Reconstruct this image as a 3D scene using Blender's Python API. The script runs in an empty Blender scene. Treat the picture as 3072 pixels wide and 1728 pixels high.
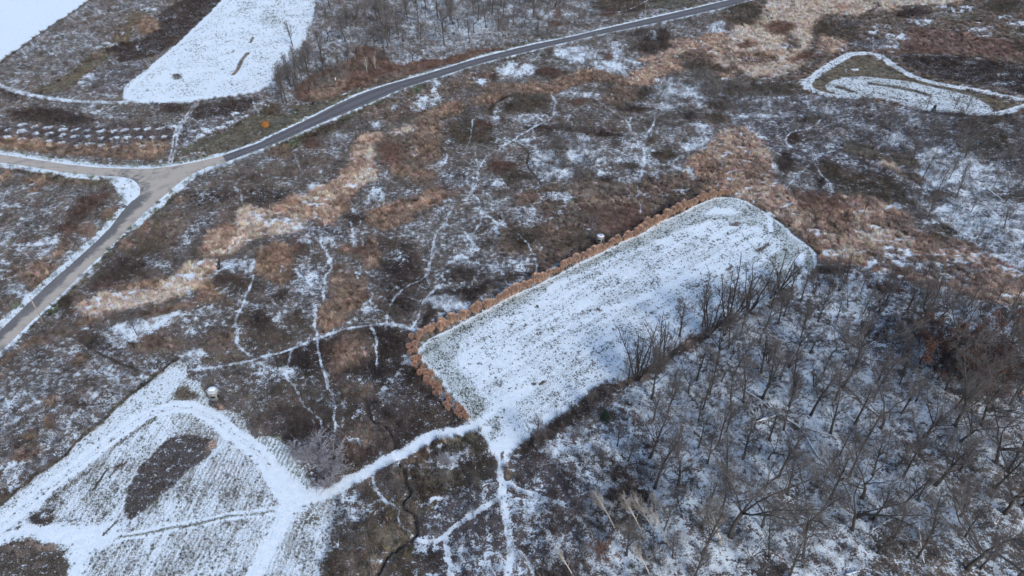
import bpy, bmesh, math, random
import numpy as np
from math import radians, sin, cos, pi
random.seed(7); RNG = np.random.default_rng(11)
scene = bpy.context.scene
COL = scene.collection
# ------------------------------------------------------------------ camera, light, exposure
CAM_H, PITCH, FPX = 120.0, radians(37.0), 2048.0
cd = bpy.data.cameras.new('drone_camera'); cam = bpy.data.objects.new('drone_camera', cd); COL.objects.link(cam)
cam.location = (0, 0, CAM_H); cam.rotation_euler = (radians(90) - PITCH, 0, 0)
cd.sensor_width = 36; cd.lens = 24; cd.clip_start = 1; cd.clip_end = 12000
scene.camera = cam
SUN_EL, SUN_AZ = radians(34), radians(150)      # azimuth clockwise from +Y
w = bpy.data.worlds.new('World'); scene.world = w; w.use_nodes = True
wn = w.node_tree.nodes; wl = w.node_tree.links; wn.clear()
sky = wn.new('ShaderNodeTexSky'); sky.sky_type = 'NISHITA'; sky.sun_disc = False
sky.sun_elevation = SUN_EL; sky.sun_rotation = SUN_AZ; sky.air_density = 1.0; sky.dust_density = 1.2; sky.ozone_density = 1.0
bg = wn.new('ShaderNodeBackground'); bg.inputs['Strength'].default_value = 0.15
wo = wn.new('ShaderNodeOutputWorld'); wl.new(sky.outputs[0], bg.inputs[0]); wl.new(bg.outputs[0], wo.inputs[0])
sl = bpy.data.lights.new('sun', 'SUN'); sl.energy = 1.3; sl.angle = radians(12); sl.color = (1.0, 0.95, 0.88)
so = bpy.data.objects.new('sun', sl); COL.objects.link(so)
so.rotation_euler = (radians(90) - SUN_EL, 0, pi - SUN_AZ)
scene.view_settings.view_transform = 'Standard'; scene.view_settings.look = 'None'
scene.view_settings.gamma = 1; scene.view_settings.exposure = 0.58
scene.view_settings.use_curve_mapping = False
scene.render.engine = 'CYCLES'
scene.cycles.use_denoising = True
scene.cycles.max_bounces = 4; scene.cycles.diffuse_bounces = 2; scene.cycles.glossy_bounces = 1
scene.cycles.transparent_max_bounces = 4
# ------------------------------------------------------------------ helpers
ORG = dict(A=(0,0),B=(800,0),C=(1500,0),D=(2200,0),E=(0,560),F=(800,560),G=(1500,560),H=(2200,560),
           I=(0,1128),J=(800,1128),K=(1500,1128),L=(2200,1128))
S_, C_ = sin(PITCH), cos(PITCH)
def px(q, x, y):                       # survey sheet coordinates -> photo coordinates
    o = ORG[q]; return (o[0] + x/2.4155, o[1] + y/2.4155)
def at(x, y):                          # photo coordinates -> point on the ground (z = 0)
    dx, dv = (x-1536)/FPX, (y-864)/FPX
    t = CAM_H/(S_ + dv*C_)
    return (t*dx, t*(C_ - dv*S_))
def G(q, x, y): return at(*px(q, x, y))
def GL(q, pts): return [G(q, a, b) for a, b in pts]
def hsh(i, j, s):
    n = (i.astype(np.int64)*374761393 + j.astype(np.int64)*668265263 + s*1442695041) & 0xffffffff
    n = ((n ^ (n >> 13))*1274126177) & 0xffffffff
    n = n ^ (n >> 16)
    return (n & 0xffffff)/float(0x1000000)
def vnoise(x, y, s=0):
    xi = np.floor(x); yi = np.floor(y); fx = x-xi; fy = y-yi
    fx = fx*fx*(3-2*fx); fy = fy*fy*(3-2*fy)
    a = hsh(xi, yi, s); b = hsh(xi+1, yi, s); c = hsh(xi, yi+1, s); d = hsh(xi+1, yi+1, s)
    return (a*(1-fx)+b*fx)*(1-fy) + (c*(1-fx)+d*fx)*fy
def fnoise(x, y, s=0, o=3):
    v = 0; a = 1; t = 0
    for k in range(o):
        v = v + a*vnoise(x*2**k, y*2**k, s+k*17); t += a; a *= .5
    return v/t
def sstep(a, b, x):
    t = np.clip((x-a)/(b-a), 0, 1); return t*t*(3-2*t)
def sdf_poly(P, X, Y):                 # negative inside; also nearest point
    P = np.asarray(P, float); n = len(P)
    best = np.full(X.shape, 1e18); nx = np.zeros(X.shape); ny = np.zeros(X.shape)
    inside = np.zeros(X.shape, bool)
    for i in range(n):
        ax, ay = P[i]; bx, by = P[(i+1) % n]
        ex, ey = bx-ax, by-ay; L = ex*ex+ey*ey+1e-12
        t = np.clip(((X-ax)*ex + (Y-ay)*ey)/L, 0, 1)
        qx, qy = ax+t*ex, ay+t*ey
        d = (X-qx)**2 + (Y-qy)**2
        m = d < best; best = np.where(m, d, best); nx = np.where(m, qx, nx); ny = np.where(m, qy, ny)
        c = ((ay > Y) != (by > Y)) & (X < (bx-ax)*(Y-ay)/((by-ay) if by != ay else 1e-12) + ax)
        inside ^= c
    d = np.sqrt(best)
    return np.where(inside, -d, d), nx, ny
def dist_line(P, X, Y):
    best = np.full(X.shape, 1e18)
    for i in range(len(P)-1):
        ax, ay = P[i]; bx, by = P[i+1]
        ex, ey = bx-ax, by-ay; L = ex*ex+ey*ey+1e-12
        t = np.clip(((X-ax)*ex + (Y-ay)*ey)/L, 0, 1)
        best = np.minimum(best, (X-ax-t*ex)**2 + (Y-ay-t*ey)**2)
    return np.sqrt(best)
def smooth(P, k=2, closed=False):      # Chaikin
    for _ in range(k):
        Q = []
        n = len(P)
        rng = range(n) if closed else range(n-1)
        if not closed: Q.append(P[0])
        for i in rng:
            a = P[i]; b = P[(i+1) % n]
            Q.append((a[0]*.75+b[0]*.25, a[1]*.75+b[1]*.25)); Q.append((a[0]*.25+b[0]*.75, a[1]*.25+b[1]*.75))
        if not closed: Q.append(P[-1])
        P = Q
    return P
# node helpers
def newmat(name):
    m = bpy.data.materials.new(name); m.use_nodes = True
    nt = m.node_tree; nt.nodes.clear()
    out = nt.nodes.new('ShaderNodeOutputMaterial'); b = nt.nodes.new('ShaderNodeBsdfPrincipled')
    nt.links.new(b.outputs[0], out.inputs[0]); b.inputs['Specular IOR Level'].default_value = .2
    b.inputs['Roughness'].default_value = .9
    return m, nt, b
class NT:
    def __init__(s, nt): s.nt = nt
    def n(s, t, **kw):
        nd = s.nt.nodes.new(t)
        for k, v in kw.items(): setattr(nd, k, v)
        return nd
    def put(s, sock, v):
        if v is None: return
        if isinstance(v, bpy.types.NodeSocket): s.nt.links.new(v, sock)
        else: sock.default_value = v
    def math(s, op, a, b=None, c=None, clamp=False):
        nd = s.n('ShaderNodeMath', operation=op); nd.use_clamp = clamp
        for i, v in enumerate((a, b, c)):
            if v is not None: s.put(nd.inputs[i], v)
        return nd.outputs[0]
    def mix(s, f, a, b, mode='MIX'):
        nd = s.n('ShaderNodeMix', data_type='RGBA', blend_type=mode)
        s.put(nd.inputs[0], f); s.put(nd.inputs[6], a); s.put(nd.inputs[7], b); return nd.outputs[2]
    def noise(s, vec, scale, detail=2.0, rough=.55, dist=0.0):
        nd = s.n('ShaderNodeTexNoise'); s.put(nd.inputs['Vector'], vec)
        nd.inputs['Scale'].default_value = scale; nd.inputs['Detail'].default_value = detail
        nd.inputs['Roughness'].default_value = rough; nd.inputs['Distortion'].default_value = dist
        return nd.outputs[0]
    def attr(s, name, typ='GEOMETRY'):
        return s.n('ShaderNodeAttribute', attribute_name=name, attribute_type=typ)
    def ramp(s, v, lo, hi, a=0., b=1.):
        nd = s.n('ShaderNodeMapRange', interpolation_type='SMOOTHSTEP')
        s.put(nd.inputs[0], v); s.put(nd.inputs[1], lo); s.put(nd.inputs[2], hi); s.put(nd.inputs[3], a); s.put(nd.inputs[4], b)
        return nd.outputs[0]
    def vscale(s, v, k):
        nd = s.n('ShaderNodeVectorMath', operation='MULTIPLY'); s.put(nd.inputs[0], v); nd.inputs[1].default_value = k
        return nd.outputs[0]
SNOW = (.77, .85, .91, 1)
def simple_mat(name, col, var=.25, scale=3., rough=.85, snow=0.0, stretch=(1, 1, 1)):
    m, nt, b = newmat(name); N = NT(nt)
    tc = N.n('ShaderNodeTexCoord').outputs['Object']
    v = N.vscale(tc, stretch)
    n = N.noise(v, scale, 4)
    c = tuple(col)+(1,)
    dark = tuple(x*(1-var) for x in col)+(1,); lite = tuple(min(1, x*(1+var)) for x in col)+(1,)
    o = N.mix(N.ramp(n, .3, .7), dark, lite)
    if snow > 0:
        ge = N.n('ShaderNodeNewGeometry'); sp = N.n('ShaderNodeSeparateXYZ'); nt.links.new(ge.outputs['Normal'], sp.inputs[0])
        n2 = N.noise(tc, 2.3, 3)
        k = N.ramp(N.math('ADD', sp.outputs[2], N.math('MULTIPLY', N.math('SUBTRACT', n2, .5), 1.2)), 1.05-snow, 1.25-snow)
        o = N.mix(k, o, SNOW)
    nt.links.new(o, b.inputs['Base Color']); b.inputs['Roughness'].default_value = rough
    bp = N.n('ShaderNodeBump'); bp.inputs['Strength'].default_value = .3; bp.inputs['Distance'].default_value = .03
    nt.links.new(n, bp.inputs['Height']); nt.links.new(bp.outputs[0], b.inputs['Normal'])
    return m
# objects
def mesh_np(name, V, F, mat=None, smooth_=False):
    me = bpy.data.meshes.new(name)
    V = np.asarray(V, np.float32); me.vertices.add(len(V)); me.vertices.foreach_set('co', V.ravel())
    if isinstance(F, np.ndarray):
        k = F.shape[1]; me.loops.add(F.size); me.loops.foreach_set('vertex_index', F.astype(np.int32).ravel())
        me.polygons.add(len(F)); me.polygons.foreach_set('loop_start', np.arange(0, F.size, k, dtype=np.int32))
        me.polygons.foreach_set('loop_total', np.full(len(F), k, np.int32))
    else:
        li = [i for f in F for i in f]; me.loops.add(len(li)); me.loops.foreach_set('vertex_index', li)
        me.polygons.add(len(F)); st = np.cumsum([0]+[len(f) for f in F])[:-1]
        me.polygons.foreach_set('loop_start', st.astype(np.int32)); me.polygons.foreach_set('loop_total', np.array([len(f) for f in F], np.int32))
    me.update(calc_edges=True)
    if smooth_: me.polygons.foreach_set('use_smooth', np.ones(len(me.polygons), bool))
    if mat: me.materials.append(mat)
    return me
def addobj(name, me, parent=None, loc=(0, 0, 0), **props):
    o = bpy.data.objects.new(name, me); COL.objects.link(o); o.location = loc
    if parent: o.parent = parent
    for k, v in props.items(): o[k] = v
    return o
def thing(name, label, cat, loc, rz=0., group=None, scale=1.):
    o = bpy.data.objects.new(name, None); COL.objects.link(o); o.location = loc; o.rotation_euler = (0, 0, rz)
    o.scale = (scale,)*3; o.empty_display_size = .5
    o['label'] = label; o['category'] = cat
    if group: o['group'] = group
    return o
class MB:                              # collects geometry for one mesh
    def __init__(s): s.V = []; s.F = []
    def tube(s, P, R, n=5, cap=True):
        P = [np.asarray(p, float) for p in P]; b0 = len(s.V)
        for i, p in enumerate(P):
            d = P[min(i+1, len(P)-1)] - P[max(i-1, 0)]; L = np.linalg.norm(d); d = d/(L+1e-9)
            u = np.cross(d, (0, 0, 1.) if abs(d[2]) < .9 else (1., 0, 0)); u /= np.linalg.norm(u)+1e-9; v = np.cross(d, u)
            for k in range(n):
                a = 2*pi*k/n; s.V.append(p + R[i]*(cos(a)*u + sin(a)*v))
        for i in range(len(P)-1):
            for k in range(n):
                a = b0+i*n+k; b = b0+i*n+(k+1) % n; s.F.append((a, b, b+n, a+n))
        if cap and n > 3:
            s.F.append(tuple(b0+k for k in range(n))[::-1]); s.F.append(tuple(b0+(len(P)-1)*n+k for k in range(n)))
    def box(s, c, d, rz=0., bev=0.):
        x, y, z = d[0]/2, d[1]/2, d[2]/2; b0 = len(s.V)
        for sz in (-1, 1):
            for sx, sy in ((-1, -1), (1, -1), (1, 1), (-1, 1)):
                X, Y = sx*x, sy*y
                s.V.append(np.array((c[0]+X*cos(rz)-Y*sin(rz), c[1]+X*sin(rz)+Y*cos(rz), c[2]+sz*z)))
        for f in ((3, 2, 1, 0), (4, 5, 6, 7), (0, 1, 5, 4), (1, 2, 6, 5), (2, 3, 7, 6), (3, 0, 4, 7)):
            s.F.append(tuple(b0+i for i in f))
    def prism(s, rings):               # list of rings (same count), closed top and bottom
        n = len(rings[0]); b0 = len(s.V)
        for r in rings:
            for p in r: s.V.append(np.asarray(p, float))
        for i in range(len(rings)-1):
            for k in range(n):
                a = b0+i*n+k; b = b0+i*n+(k+1) % n; s.F.append((a, b, b+n, a+n))
        s.F.append(tuple(b0+k for k in range(n))[::-1]); s.F.append(tuple(b0+(len(rings)-1)*n+k for k in range(n)))
    def mesh(s, name, mat, sm=False): return mesh_np(name, np.array(s.V), s.F, mat, sm)
    def build(s, name, mat, parent=None, sm=False, **props): return addobj(name, s.mesh(name, mat, sm), parent, **props)
# ------------------------------------------------------------------ ground map: what grows where, and how much snow lies on it
PAL = dict(gb=(.138, .118, .104), dk=(.06, .047, .042), dko=(.088, .072, .056), pur=(.108, .093, .092), tan=(.43, .31, .245), brt=(.255, .185, .145),
           straw=(.60, .475, .39), brn=(.172, .135, .112), rust=(.11, .072, .06), rb=(.155, .10, .08), rl=(.20, .14, .12),
           olive=(.12, .112, .085), grn=(.095, .11, .062), gfld=(.17, .19, .14), white=(.3, .28, .25), ol2=(.15, .128, .095))
KIND = dict(tan=1, brt=1, straw=1, brn=.5, rl=.5, olive=2, grn=2, gfld=2, white=1, ol2=2)   # 0 dry forbs, 1 reed grass, 2 short grass
OPS = []
def PO(q, pts, pal, snow, f=2.0, dens=None): OPS.append(('p', smooth(GL(q, pts), 1, True), pal, snow, f, dens, 1.))
def BL(q, cx, cy, rx, ry, ang, pal, snow, f=2.2, dens=None):
    a = radians(ang); P = []
    r = random.Random(int(cx*7+cy))
    for k in range(14):
        t = 2*pi*k/14; m = r.uniform(.8, 1.2); x, y = rx*m*cos(t), ry*m*sin(t)
        P.append(G(q, cx+x*cos(a)-y*sin(a), cy+x*sin(a)+y*cos(a)))
    OPS.append(('p', smooth(P, 1, True), pal, snow, f, dens, 1.))
def TR(q, pts, w=.8, snow=.9, pal=None, warp=.35): OPS.append(('l', smooth(GL(q, pts), 1), pal, snow, w, 0.05, warp))
def WH(q, lst, snow=.85, f=1.6):       # snow showing through: list of (x, y, rx, ry)
    for (x, y, rx, ry) in lst:
        BL(q, x, y, rx*1.15, ry*1.15, 0, None, snow-.05, f*1.7); o = OPS.pop(); OPS.append(o[:6]+(1.8,))
# ---- sheet A
PO('A', [(-300,-200),(1700,-200),(1640,0),(900,640),(905,745),(0,650),(-300,600)], 'gb', .44)
PO('A', [(1120,90),(1560,-100),(1640,40),(1400,210),(1180,400),(1000,440),(840,460),(860,360),(950,300),(1080,270),(1150,200)], 'dk', .26)
PO('A', [(680,500),(1100,430),(1000,560),(880,700),(720,720),(560,640)], 'pur', .42)
PO('A', [(960,70),(1120,90),(960,250),(850,380),(700,480),(560,620),(420,670),(300,690),(240,650),(480,560),(620,430),(740,360),(900,230)], 'ol2', .06, 1.2)
BL('A', 1075,190, 85,70, 0, 'brt', .06); BL('A', 880,250, 70,30, -20, 'brn', .05); BL('A', 690,420, 60,14, -20, 'rb', .05); BL('A', 880,350, 120,30, -15, 'dk', .12)
WH('A', [(640,560,40,18),(590,600,30,15),(800,320,50,14),(720,345,40,12),(1090,70,60,14),(900,235,40,12),(975,205,20,14),(110,595,35,14),(1060,120,20,12),(720,680,30,10),(800,690,60,10)], .75, .8)
TR('A', [(700,340),(760,350),(770,400),(800,445),(840,465),(980,470),(1100,440)], .8, .8)
TR('A', [(960,190),(975,270)], .8, .85); TR('A', [(990,330),(1000,365),(1100,370)], .8, .8); TR('A', [(980,90),(1060,70),(1150,50)], 1., .8); TR('A', [(880,220),(960,245),(1060,110),(1100,80)], .7, .7)
TR('A', [(-200,560),(0,622),(100,662),(240,697),(420,722),(650,742),(910,742)], 2.0, .72, 'gb', .15)
PO('A', [(-300,560),(0,650),(240,715),(650,762),(1000,765),(1400,740),(1340,850),(1240,910),(1000,915),(500,905),(0,890),(-300,880)], 'gb', .36)
PO('A', [(1420,760),(1820,700),(1850,760),(1640,880),(1420,900),(1360,860)], 'dk', .24)
BL('A', 380,850, 330,70, 3, 'dk', .14, 4); BL('A', 1250,780, 120,40, 0, 'dk', .22, 3); BL('A', 700,800, 160,50, 5, 'gb', .5, 4); BL('A', 100,690,130,30,10,'dk',.2,3)
BL('A', 2080,560, 110,150, 10, 'gb', .5, 4)
PO('A', [(-200,890),(0,890),(500,905),(1250,905),(1300,960),(1240,1030),(800,1060),(500,1050),(240,1000),(0,985),(-200,985)], 'pur', .25)
PO('A', [(-200,985),(0,1000),(120,985),(240,1010),(500,1055),(800,1068),(1240,1015),(1210,1110),(1120,1160),(900,1150),(500,1130),(200,1090),(0,1070),(-200,1050)], 'brt', .06, 1.3)
BL('A', 700,1100, 500,20, 3, 'brn', .05, 2)
PO('A', [(-200,1060),(0,1080),(200,1095),(500,1135),(900,1160),(1200,1150),(1220,1185),(900,1200),(500,1170),(0,1120)], 'gb', .45, 1.2)
PO('A', [(1300,880),(1560,850),(1780,830),(1640,920),(1420,1010),(1300,1050),(1270,980)], 'pur', .46)
PO('A', [(1400,1030),(1640,935),(1800,850),(1900,790),(2180,750),(2180,890),(1900,1005),(1600,1110),(1400,1170),(1280,1190),(1280,1090)], 'olive', .14)
BL('A', 1400,1130, 110,30, -12, 'gb', .5, 2)
TR('A', [(1825,690),(1835,760),(1880,830),(1890,880),(1880,990)], .8, .72); TR('A', [(1370,840),(1440,890),(1500,900)], .8, .7); TR('A', [(1640,920),(1780,840)], 1.3, .7)
TR('A', [(1420,740),(1357,820),(1287,900),(1257,990),(1247,1080),(1220,1185)], .9, .93, None, .1); TR('A', [(1445,745),(1392,800),(1316,900),(1284,990),(1272,1080),(1248,1180)], .9, .93, None, .1)
TR('A', [(1435,740),(1375,815),(1305,895),(1270,990)], 1.1, .7, None, .1)
TR('A', [(-200,560),(0,622),(100,662),(240,697),(420,722),(650,742),(910,745)], 8., .9, 'gb', .15)
TR('A', [(0,640),(240,718),(650,762)], .8, .1, 'dk', .15)
# ---- sheet B
PO('B', [(-60,640),(70,540),(190,410),(260,330),(335,150),(360,-300),(2174,-300),(2174,275),(1900,325),(1500,430),(1100,555),(700,672),(400,820),(-60,1000)], 'gb', .55, 1)
BL('B', 700,120, 320,150, 0, 'gb', .45, 6); BL('B', 1500,180, 250,100, 0, None, .72, 5); BL('B', 1250,60, 200,60, 0, None, .68, 5); BL('B', 1900,200, 200,60, -12, 'gb', .4, 4)
PO('B', [(180,720),(230,600),(350,520),(450,500),(600,440),(660,340),(840,330),(880,450),(1000,470),(1100,430),(1300,430),(1350,395),(1550,365),(1750,335),(1900,300),(1700,370),(1500,410),(1300,475),(1100,535),(850,615),(700,640),(600,660),(400,730),(250,740)], 'rb', .08, 2)
BL('B', 450,650, 170,60, -22, 'brt', .08, 3); BL('B', 900,560, 200,40, -20, 'brn', .12, 3); BL('B', 1400,430, 120,25, -12, 'rb', .03, 2)
PO('B', [(-60,770),(200,770),(400,740),(600,665),(720,640),(700,665),(500,745),(300,850),(0,985),(-60,1000)], 'olive', .12, 1.5)
BL('B', 100,790, 110,50, 0, 'gb', .4, 3); BL('B', 30,800, 60,60, 0, 'dko', .1, 3)
PO('B', [(-60,1100),(200,1010),(500,870),(700,780),(950,665),(1500,485),(2174,310),(2174,700),(1500,900),(800,1300),(-60,1500)], 'gb', .3, 1)
PO('B', [(700,800),(950,690),(1300,590),(1700,470),(2174,360),(2174,520),(1700,600),(1200,700),(900,850),(740,870)], 'brn', .3, 3)
PO('B', [(100,1060),(400,930),(700,790),(900,700),(820,760),(500,910),(150,1110)], 'grn', .2, 1)
BL('B', 1100,650, 60,20, -15, 'grn', .2, 1); BL('B', 1750,420, 60,12, -12, 'grn', .3, 1)
BL('B', 330,1040, 90,60, 0, 'rust', .08, 3); BL('B', 90,1100, 110,60, 0, 'brn', .1, 4); BL('B', 480,930, 130,40, -22, 'dko', .15, 3); BL('B', 520,1020, 90,60, -20, 'gb', .55, 3)
BL('B', 1750,540, 180,40, -14, 'dk', .2, 3); BL('B', 2050,530, 110,40, -10, 'rust', .1, 3); BL('B', 1650,640, 130,35, 0, 'brt', .12, 3); BL('B', 1900,620, 150,35, 0, 'brt', .15, 3)
BL('B', 1000,800, 180,60, -12, 'brn', .2, 4); BL('B', 1350,790, 120,60, 0, 'brt', .08, 4); BL('B', 1600,720, 170,50, -8, 'brt', .06, 4)
BL('B', 1200,840, 130,60, -10, 'brt', .07, 4); BL('B', 1150,1000, 130,150, 0, 'brt', .04, 4); BL('B', 950,1080, 180,120, 20, 'brn', .06, 4); BL('B', 900,1130,90,110,0,'rb',.04,3); BL('B', 1120,1130, 150,60, 0, 'brt', .05, 3)
BL('B', 1050,1260, 170,70, 0, 'brt', .06, 4); BL('B', 1250,1400, 150,60, -12, 'brt', .06, 3); BL('B', 1000,1360, 120,80, 0, 'gb', .4, 4)
PO('B', [(700,960),(830,950),(860,1000),(740,1080),(790,1190),(830,1270),(700,1360),(560,1420),(300,1470),(180,1460),(350,1380),(500,1310),(540,1230),(620,1150),(620,1070),(650,1000)], 'tan', .2, 1.4)
BL('B', 750,1150, 35,110, 0, 'straw', .55, 1.5); BL('B', 700,1290, 110,50, -20, 'straw', .6, 2); BL('B', 560,1370, 130,28, -14, 'straw', .45, 2); BL('B', 990,955, 90,28, -8, 'straw', .5, 1.5)
BL('B', 1470,960, 200,110, 0, 'dko', .16, 4); BL('B', 1560,900, 100,30, 20, 'rust', .08, 2); BL('B', 1400,1120, 130,60, 0, 'gb', .35, 4); BL('B', 1700,1220, 110,70, 0, 'rust', .07, 3); BL('B', 1830,1320, 150,90, 0, 'dko', .15, 4)
BL('B', 1350,1310, 130,90, 0, 'pur', .48, 5); BL('B', 1900,890, 220,60, 0, 'pur', .5, 4); BL('B', 1700,1120, 60,30, 0, 'gb', .3, 2)
BL('B', 1890,770, 160,90, 0, 'dko', .14, 3)
WH('B', [(1220,650,45,55),(1130,700,50,30),(1190,720,60,30),(1090,770,60,45),(1560,600,70,24),(1870,490,100,40),(1740,545,40,18),(1010,950,50,22),(940,780,30,20),(380,1350,90,26),(800,900,50,20),(780,1420,40,30),(1040,1090,30,40),(1690,1350,60,30),(1640,820,25,40),(1850,1000,90,40),(2100,590,30,14),(2120,400,50,30),(1480,570,20,14)], .84, 1.4)
TR('B', [(1495,865),(1487,950),(1470,1040),(1440,1078)], .7, .9); TR('B', [(1275,1060),(1300,1100),(1305,1180),(1240,1215),(1180,1220)], .9, .72); TR('B', [(1285,1180),(1270,1250)], .8, .65)
TR('B', [(1760,1012),(1660,1090),(1600,1130),(1540,1200),(1527,1290),(1500,1370),(1440,1455)], 1.0, .85); TR('B', [(1510,1110),(1527,1210)], .8, .7); TR('B', [(1495,1400),(1530,1460)], .8, .8)
TR('B', [(1870,690),(1780,720),(1740,760),(1745,800)], 1.2, .62); TR('B', [(2060,690),(2097,745),(2082,820),(2030,870)], 1.1, .75); TR('B', [(200,1130),(240,1210),(260,1280),(330,1330)], .8, .7)
OPS.append(('c', smooth(GL('B', [(1620,830),(1610,790),(1700,720),(1800,680),(1900,672),(2000,680),(2070,690),(2100,660)]), 1), 'dk', .0, .8, .3, .3))
# ---- sheet C
PO('C', [(-20,-200),(1700,-200),(1500,30),(1100,125),(700,215),(200,325),(-20,380)], 'gb', .42, 1)
WH('C', [(280,110,110,45),(100,150,90,25),(440,100,90,25),(30,290,40,30),(570,30,60,20),(60,60,60,40),(700,60,60,14)], .78, 2)
BL('C', 850,45, 90,26, 0, 'rb', .1); BL('C', 400,175, 60,26, 0, 'rust', .08); BL('C', 420,90, 40,50, 0, 'rb', .2); BL('C', 780,100, 60,30, 0, 'rust', .1)
PO('C', [(600,60),(900,100),(1200,60),(1500,0),(1500,-150),(1100,-100),(700,0)], 'dko', .25, 3); BL('C', 1250,30, 200,40, -5, 'olive', .2, 4); BL('C', 200,320, 200,25, -15, 'olive', .3, 2)
TR('C', [(700,95),(870,85),(960,60),(1040,22),(1100,-20)], 1.5, .92, None, .2)
PO('C', [(-20,440),(700,262),(1300,135),(1700,35),(2000,-60),(2000,420),(1400,470),(900,580),(-20,640)], 'gb', .42, 1)
BL('C', 1560,50, 200,50, -8, 'gb', .4, 4); BL('C', 1750,80, 170,90, 0, 'dko', .12, 6); BL('C', 1450,160, 130,40, 0, 'gb', .35, 4)
BL('C', 1080,310, 140,90, 0, 'dk', .12, 6); BL('C', 1190,290, 60,80, 0, 'dk', .08, 5); BL('C', 350,400, 100,30, 0, 'dko', .25, 4)
WH('C', [(560,395,140,50),(780,475,120,35),(1000,445,80,26),(140,500,120,45),(1590,200,80,45),(1110,260,30,30),(850,370,50,60),(440,380,60,30),(1230,390,60,14),(900,530,40,12)], .84, 1.6)
BL('C', 150,470, 60,14, -20, 'rb', .1); BL('C', 790,410, 40,20, 0, 'rb', .1)
PO('C', [(-20,650),(150,600),(320,590),(450,560),(600,500),(760,530),(880,560),(960,610),(850,600),(700,585),(600,610),(480,660),(400,690),(200,690),(40,690),(-20,740)], 'brt', .14, 2)
BL('C', 370,530, 120,36, 0, 'rust', .06, 3); BL('C', 900,610,120,20,5,'brt',.1,2)
PO('C', [(960,430),(1200,380),(1280,320),(1450,270),(1700,225),(1950,180),(1950,560),(1800,570),(1650,610),(1500,520),(1350,500),(1200,560),(1150,625),(980,625),(900,560),(1100,480)], 'tan', .4, 3)
BL('C', 1700,420, 220,60, 8, 'straw', .45, 4); BL('C', 1400,430, 180,60, 0, 'brn', .2, 4); BL('C', 1300,300, 90,16, -10, 'tan', .4, 1.5); BL('C', 1600,260, 150,24, -8, 'tan', .2, 2); BL('C', 1850,300, 90,50, 0, 'rb', .15, 3); BL('C', 1500,500, 200,40, 5, 'dko', .2, 4)
PO('C', [(400,690),(700,600),(960,640),(1160,640),(1260,560),(1940,580),(1940,940),(1650,900),(1300,900),(900,1000),(400,960),(-20,1050),(-20,750)], 'gb', .32, 2)
BL('C', 170,760, 200,70, 0, 'dko', .16, 3); BL('C', 880,700, 170,70, 0, 'brn', .12, 4); BL('C', 1060,690, 90,50, 0, 'dko', .15, 3)
BL('C', 1800,650, 190,60, 0, 'dko', .2, 5); BL('C', 1700,760, 200,60, 0, 'dk', .2, 5); BL('C', 950,790, 140,28, 4, 'dk', .1, 2); BL('C', 1060,792, 70,16, 0, 'rust', .08, 2); BL('C', 560,750, 60,30, 0, 'rb', .1)
BL('C', 700,960, 300,30, 8, 'dk', .14, 3); BL('C', 880,1040, 70,40, 15, 'dk', .12, 3); BL('C', 300,930, 120,30, 0, 'dk', .14, 3); BL('C', 1380,850, 60,36, 0, 'dk', .12, 3); BL('C', 1560,850, 90,40, 0, 'dko', .15, 3)
BL('C', 1500,1000, 120,50, 0, 'gb', .5, 4); BL('C', 650,820, 130,40, 0, 'gb', .45, 4)
WH('C', [(1260,640,130,70),(1140,700,60,30),(1230,770,90,45),(1420,720,60,60),(1850,840,100,20),(1600,690,90,16),(1440,920,60,40),(1380,640,60,40),(600,690,90,14),(460,680,60,12),(170,860,120,14)], .8, 2)
BL('C', 1000,1050, 150,90, 0, 'gb', .62, 4); BL('C', 1020,1150, 190,110, 0, 'gb', .55, 5)
WH('C', [(280,1150,80,60),(600,1070,140,90),(380,1250,100,150),(300,1420,90,45),(660,1180,80,40),(500,990,60,30),(250,1080,40,30),(700,1270,60,30),(1240,1220,50,20),(1420,1060,60,18),(1380,1040,50,14)], .82, 2.2)
BL('C', 1190,1130, 80,42, 0, 'dko', .08, 1.5); BL('C', 930,1210, 70,32, 0, 'dko', .12, 1.5); BL('C', 1060,1310, 60,46, 0, 'dk', .12, 2); BL('C', 1080,1010, 45,25, 0, 'dko', .15, 1.5); BL('C', 800,1330, 130,40, 15, 'dk', .15, 2)
BL('C', 420,1020, 60,110, 0, 'dko', .35, 4); BL('C', 620,1300, 90,60, 0, 'brn', .12, 2.5)
TR('C', [(370,690),(405,750),(397,810),(370,860),(300,890),(220,940),(150,980),(90,1020),(0,1062)], 1.5, .85); TR('C', [(280,910),(150,900),(40,850)], 2, .6); TR('C', [(700,720),(780,790),(860,830),(930,880),(947,950),(1000,1000)], 1.2, .8)
TR('C', [(965,840),(935,890)], .9, .7); TR('C', [(605,770),(520,810),(490,880)], 1., .75); TR('C', [(1130,850),(1112,920),(1062,980),(1037,1040),(1050,1120),(1040,1200),(1012,1290),(990,1350),(1004,1425)], 1.3, .93)
TR('C', [(240,940),(235,990),(200,1050)], .8, .6); TR('C', [(1180,1200),(1250,1190),(1290,1130)], .8, .8); TR('C', [(810,680),(820,720)], 1.2, .8); TR('C', [(1200,1440),(1300,1380),(1380,1330)], 1, .6)
PO('C', [(1400,1130),(1500,1040),(1560,980),(1700,915),(1850,1000),(1950,1050),(1950,1460),(1740,1460),(1700,1370),(1560,1370),(1400,1440),(1250,1449),(1290,1270),(1330,1200)], 'tan', .4, 2.5)
BL('C', 1850,1150, 70,120, 0, 'tan', .5, 3); BL('C', 1500,1250, 110,100, 0, 'brt', .1, 4); BL('C', 1200,1310, 80,50, 0, 'brn', .1, 3); BL('C', 1150,1410, 150,40, 0, 'brt', .1, 3); BL('C', 700,1410, 200,40, 0, 'brt', .22, 3)
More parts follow.
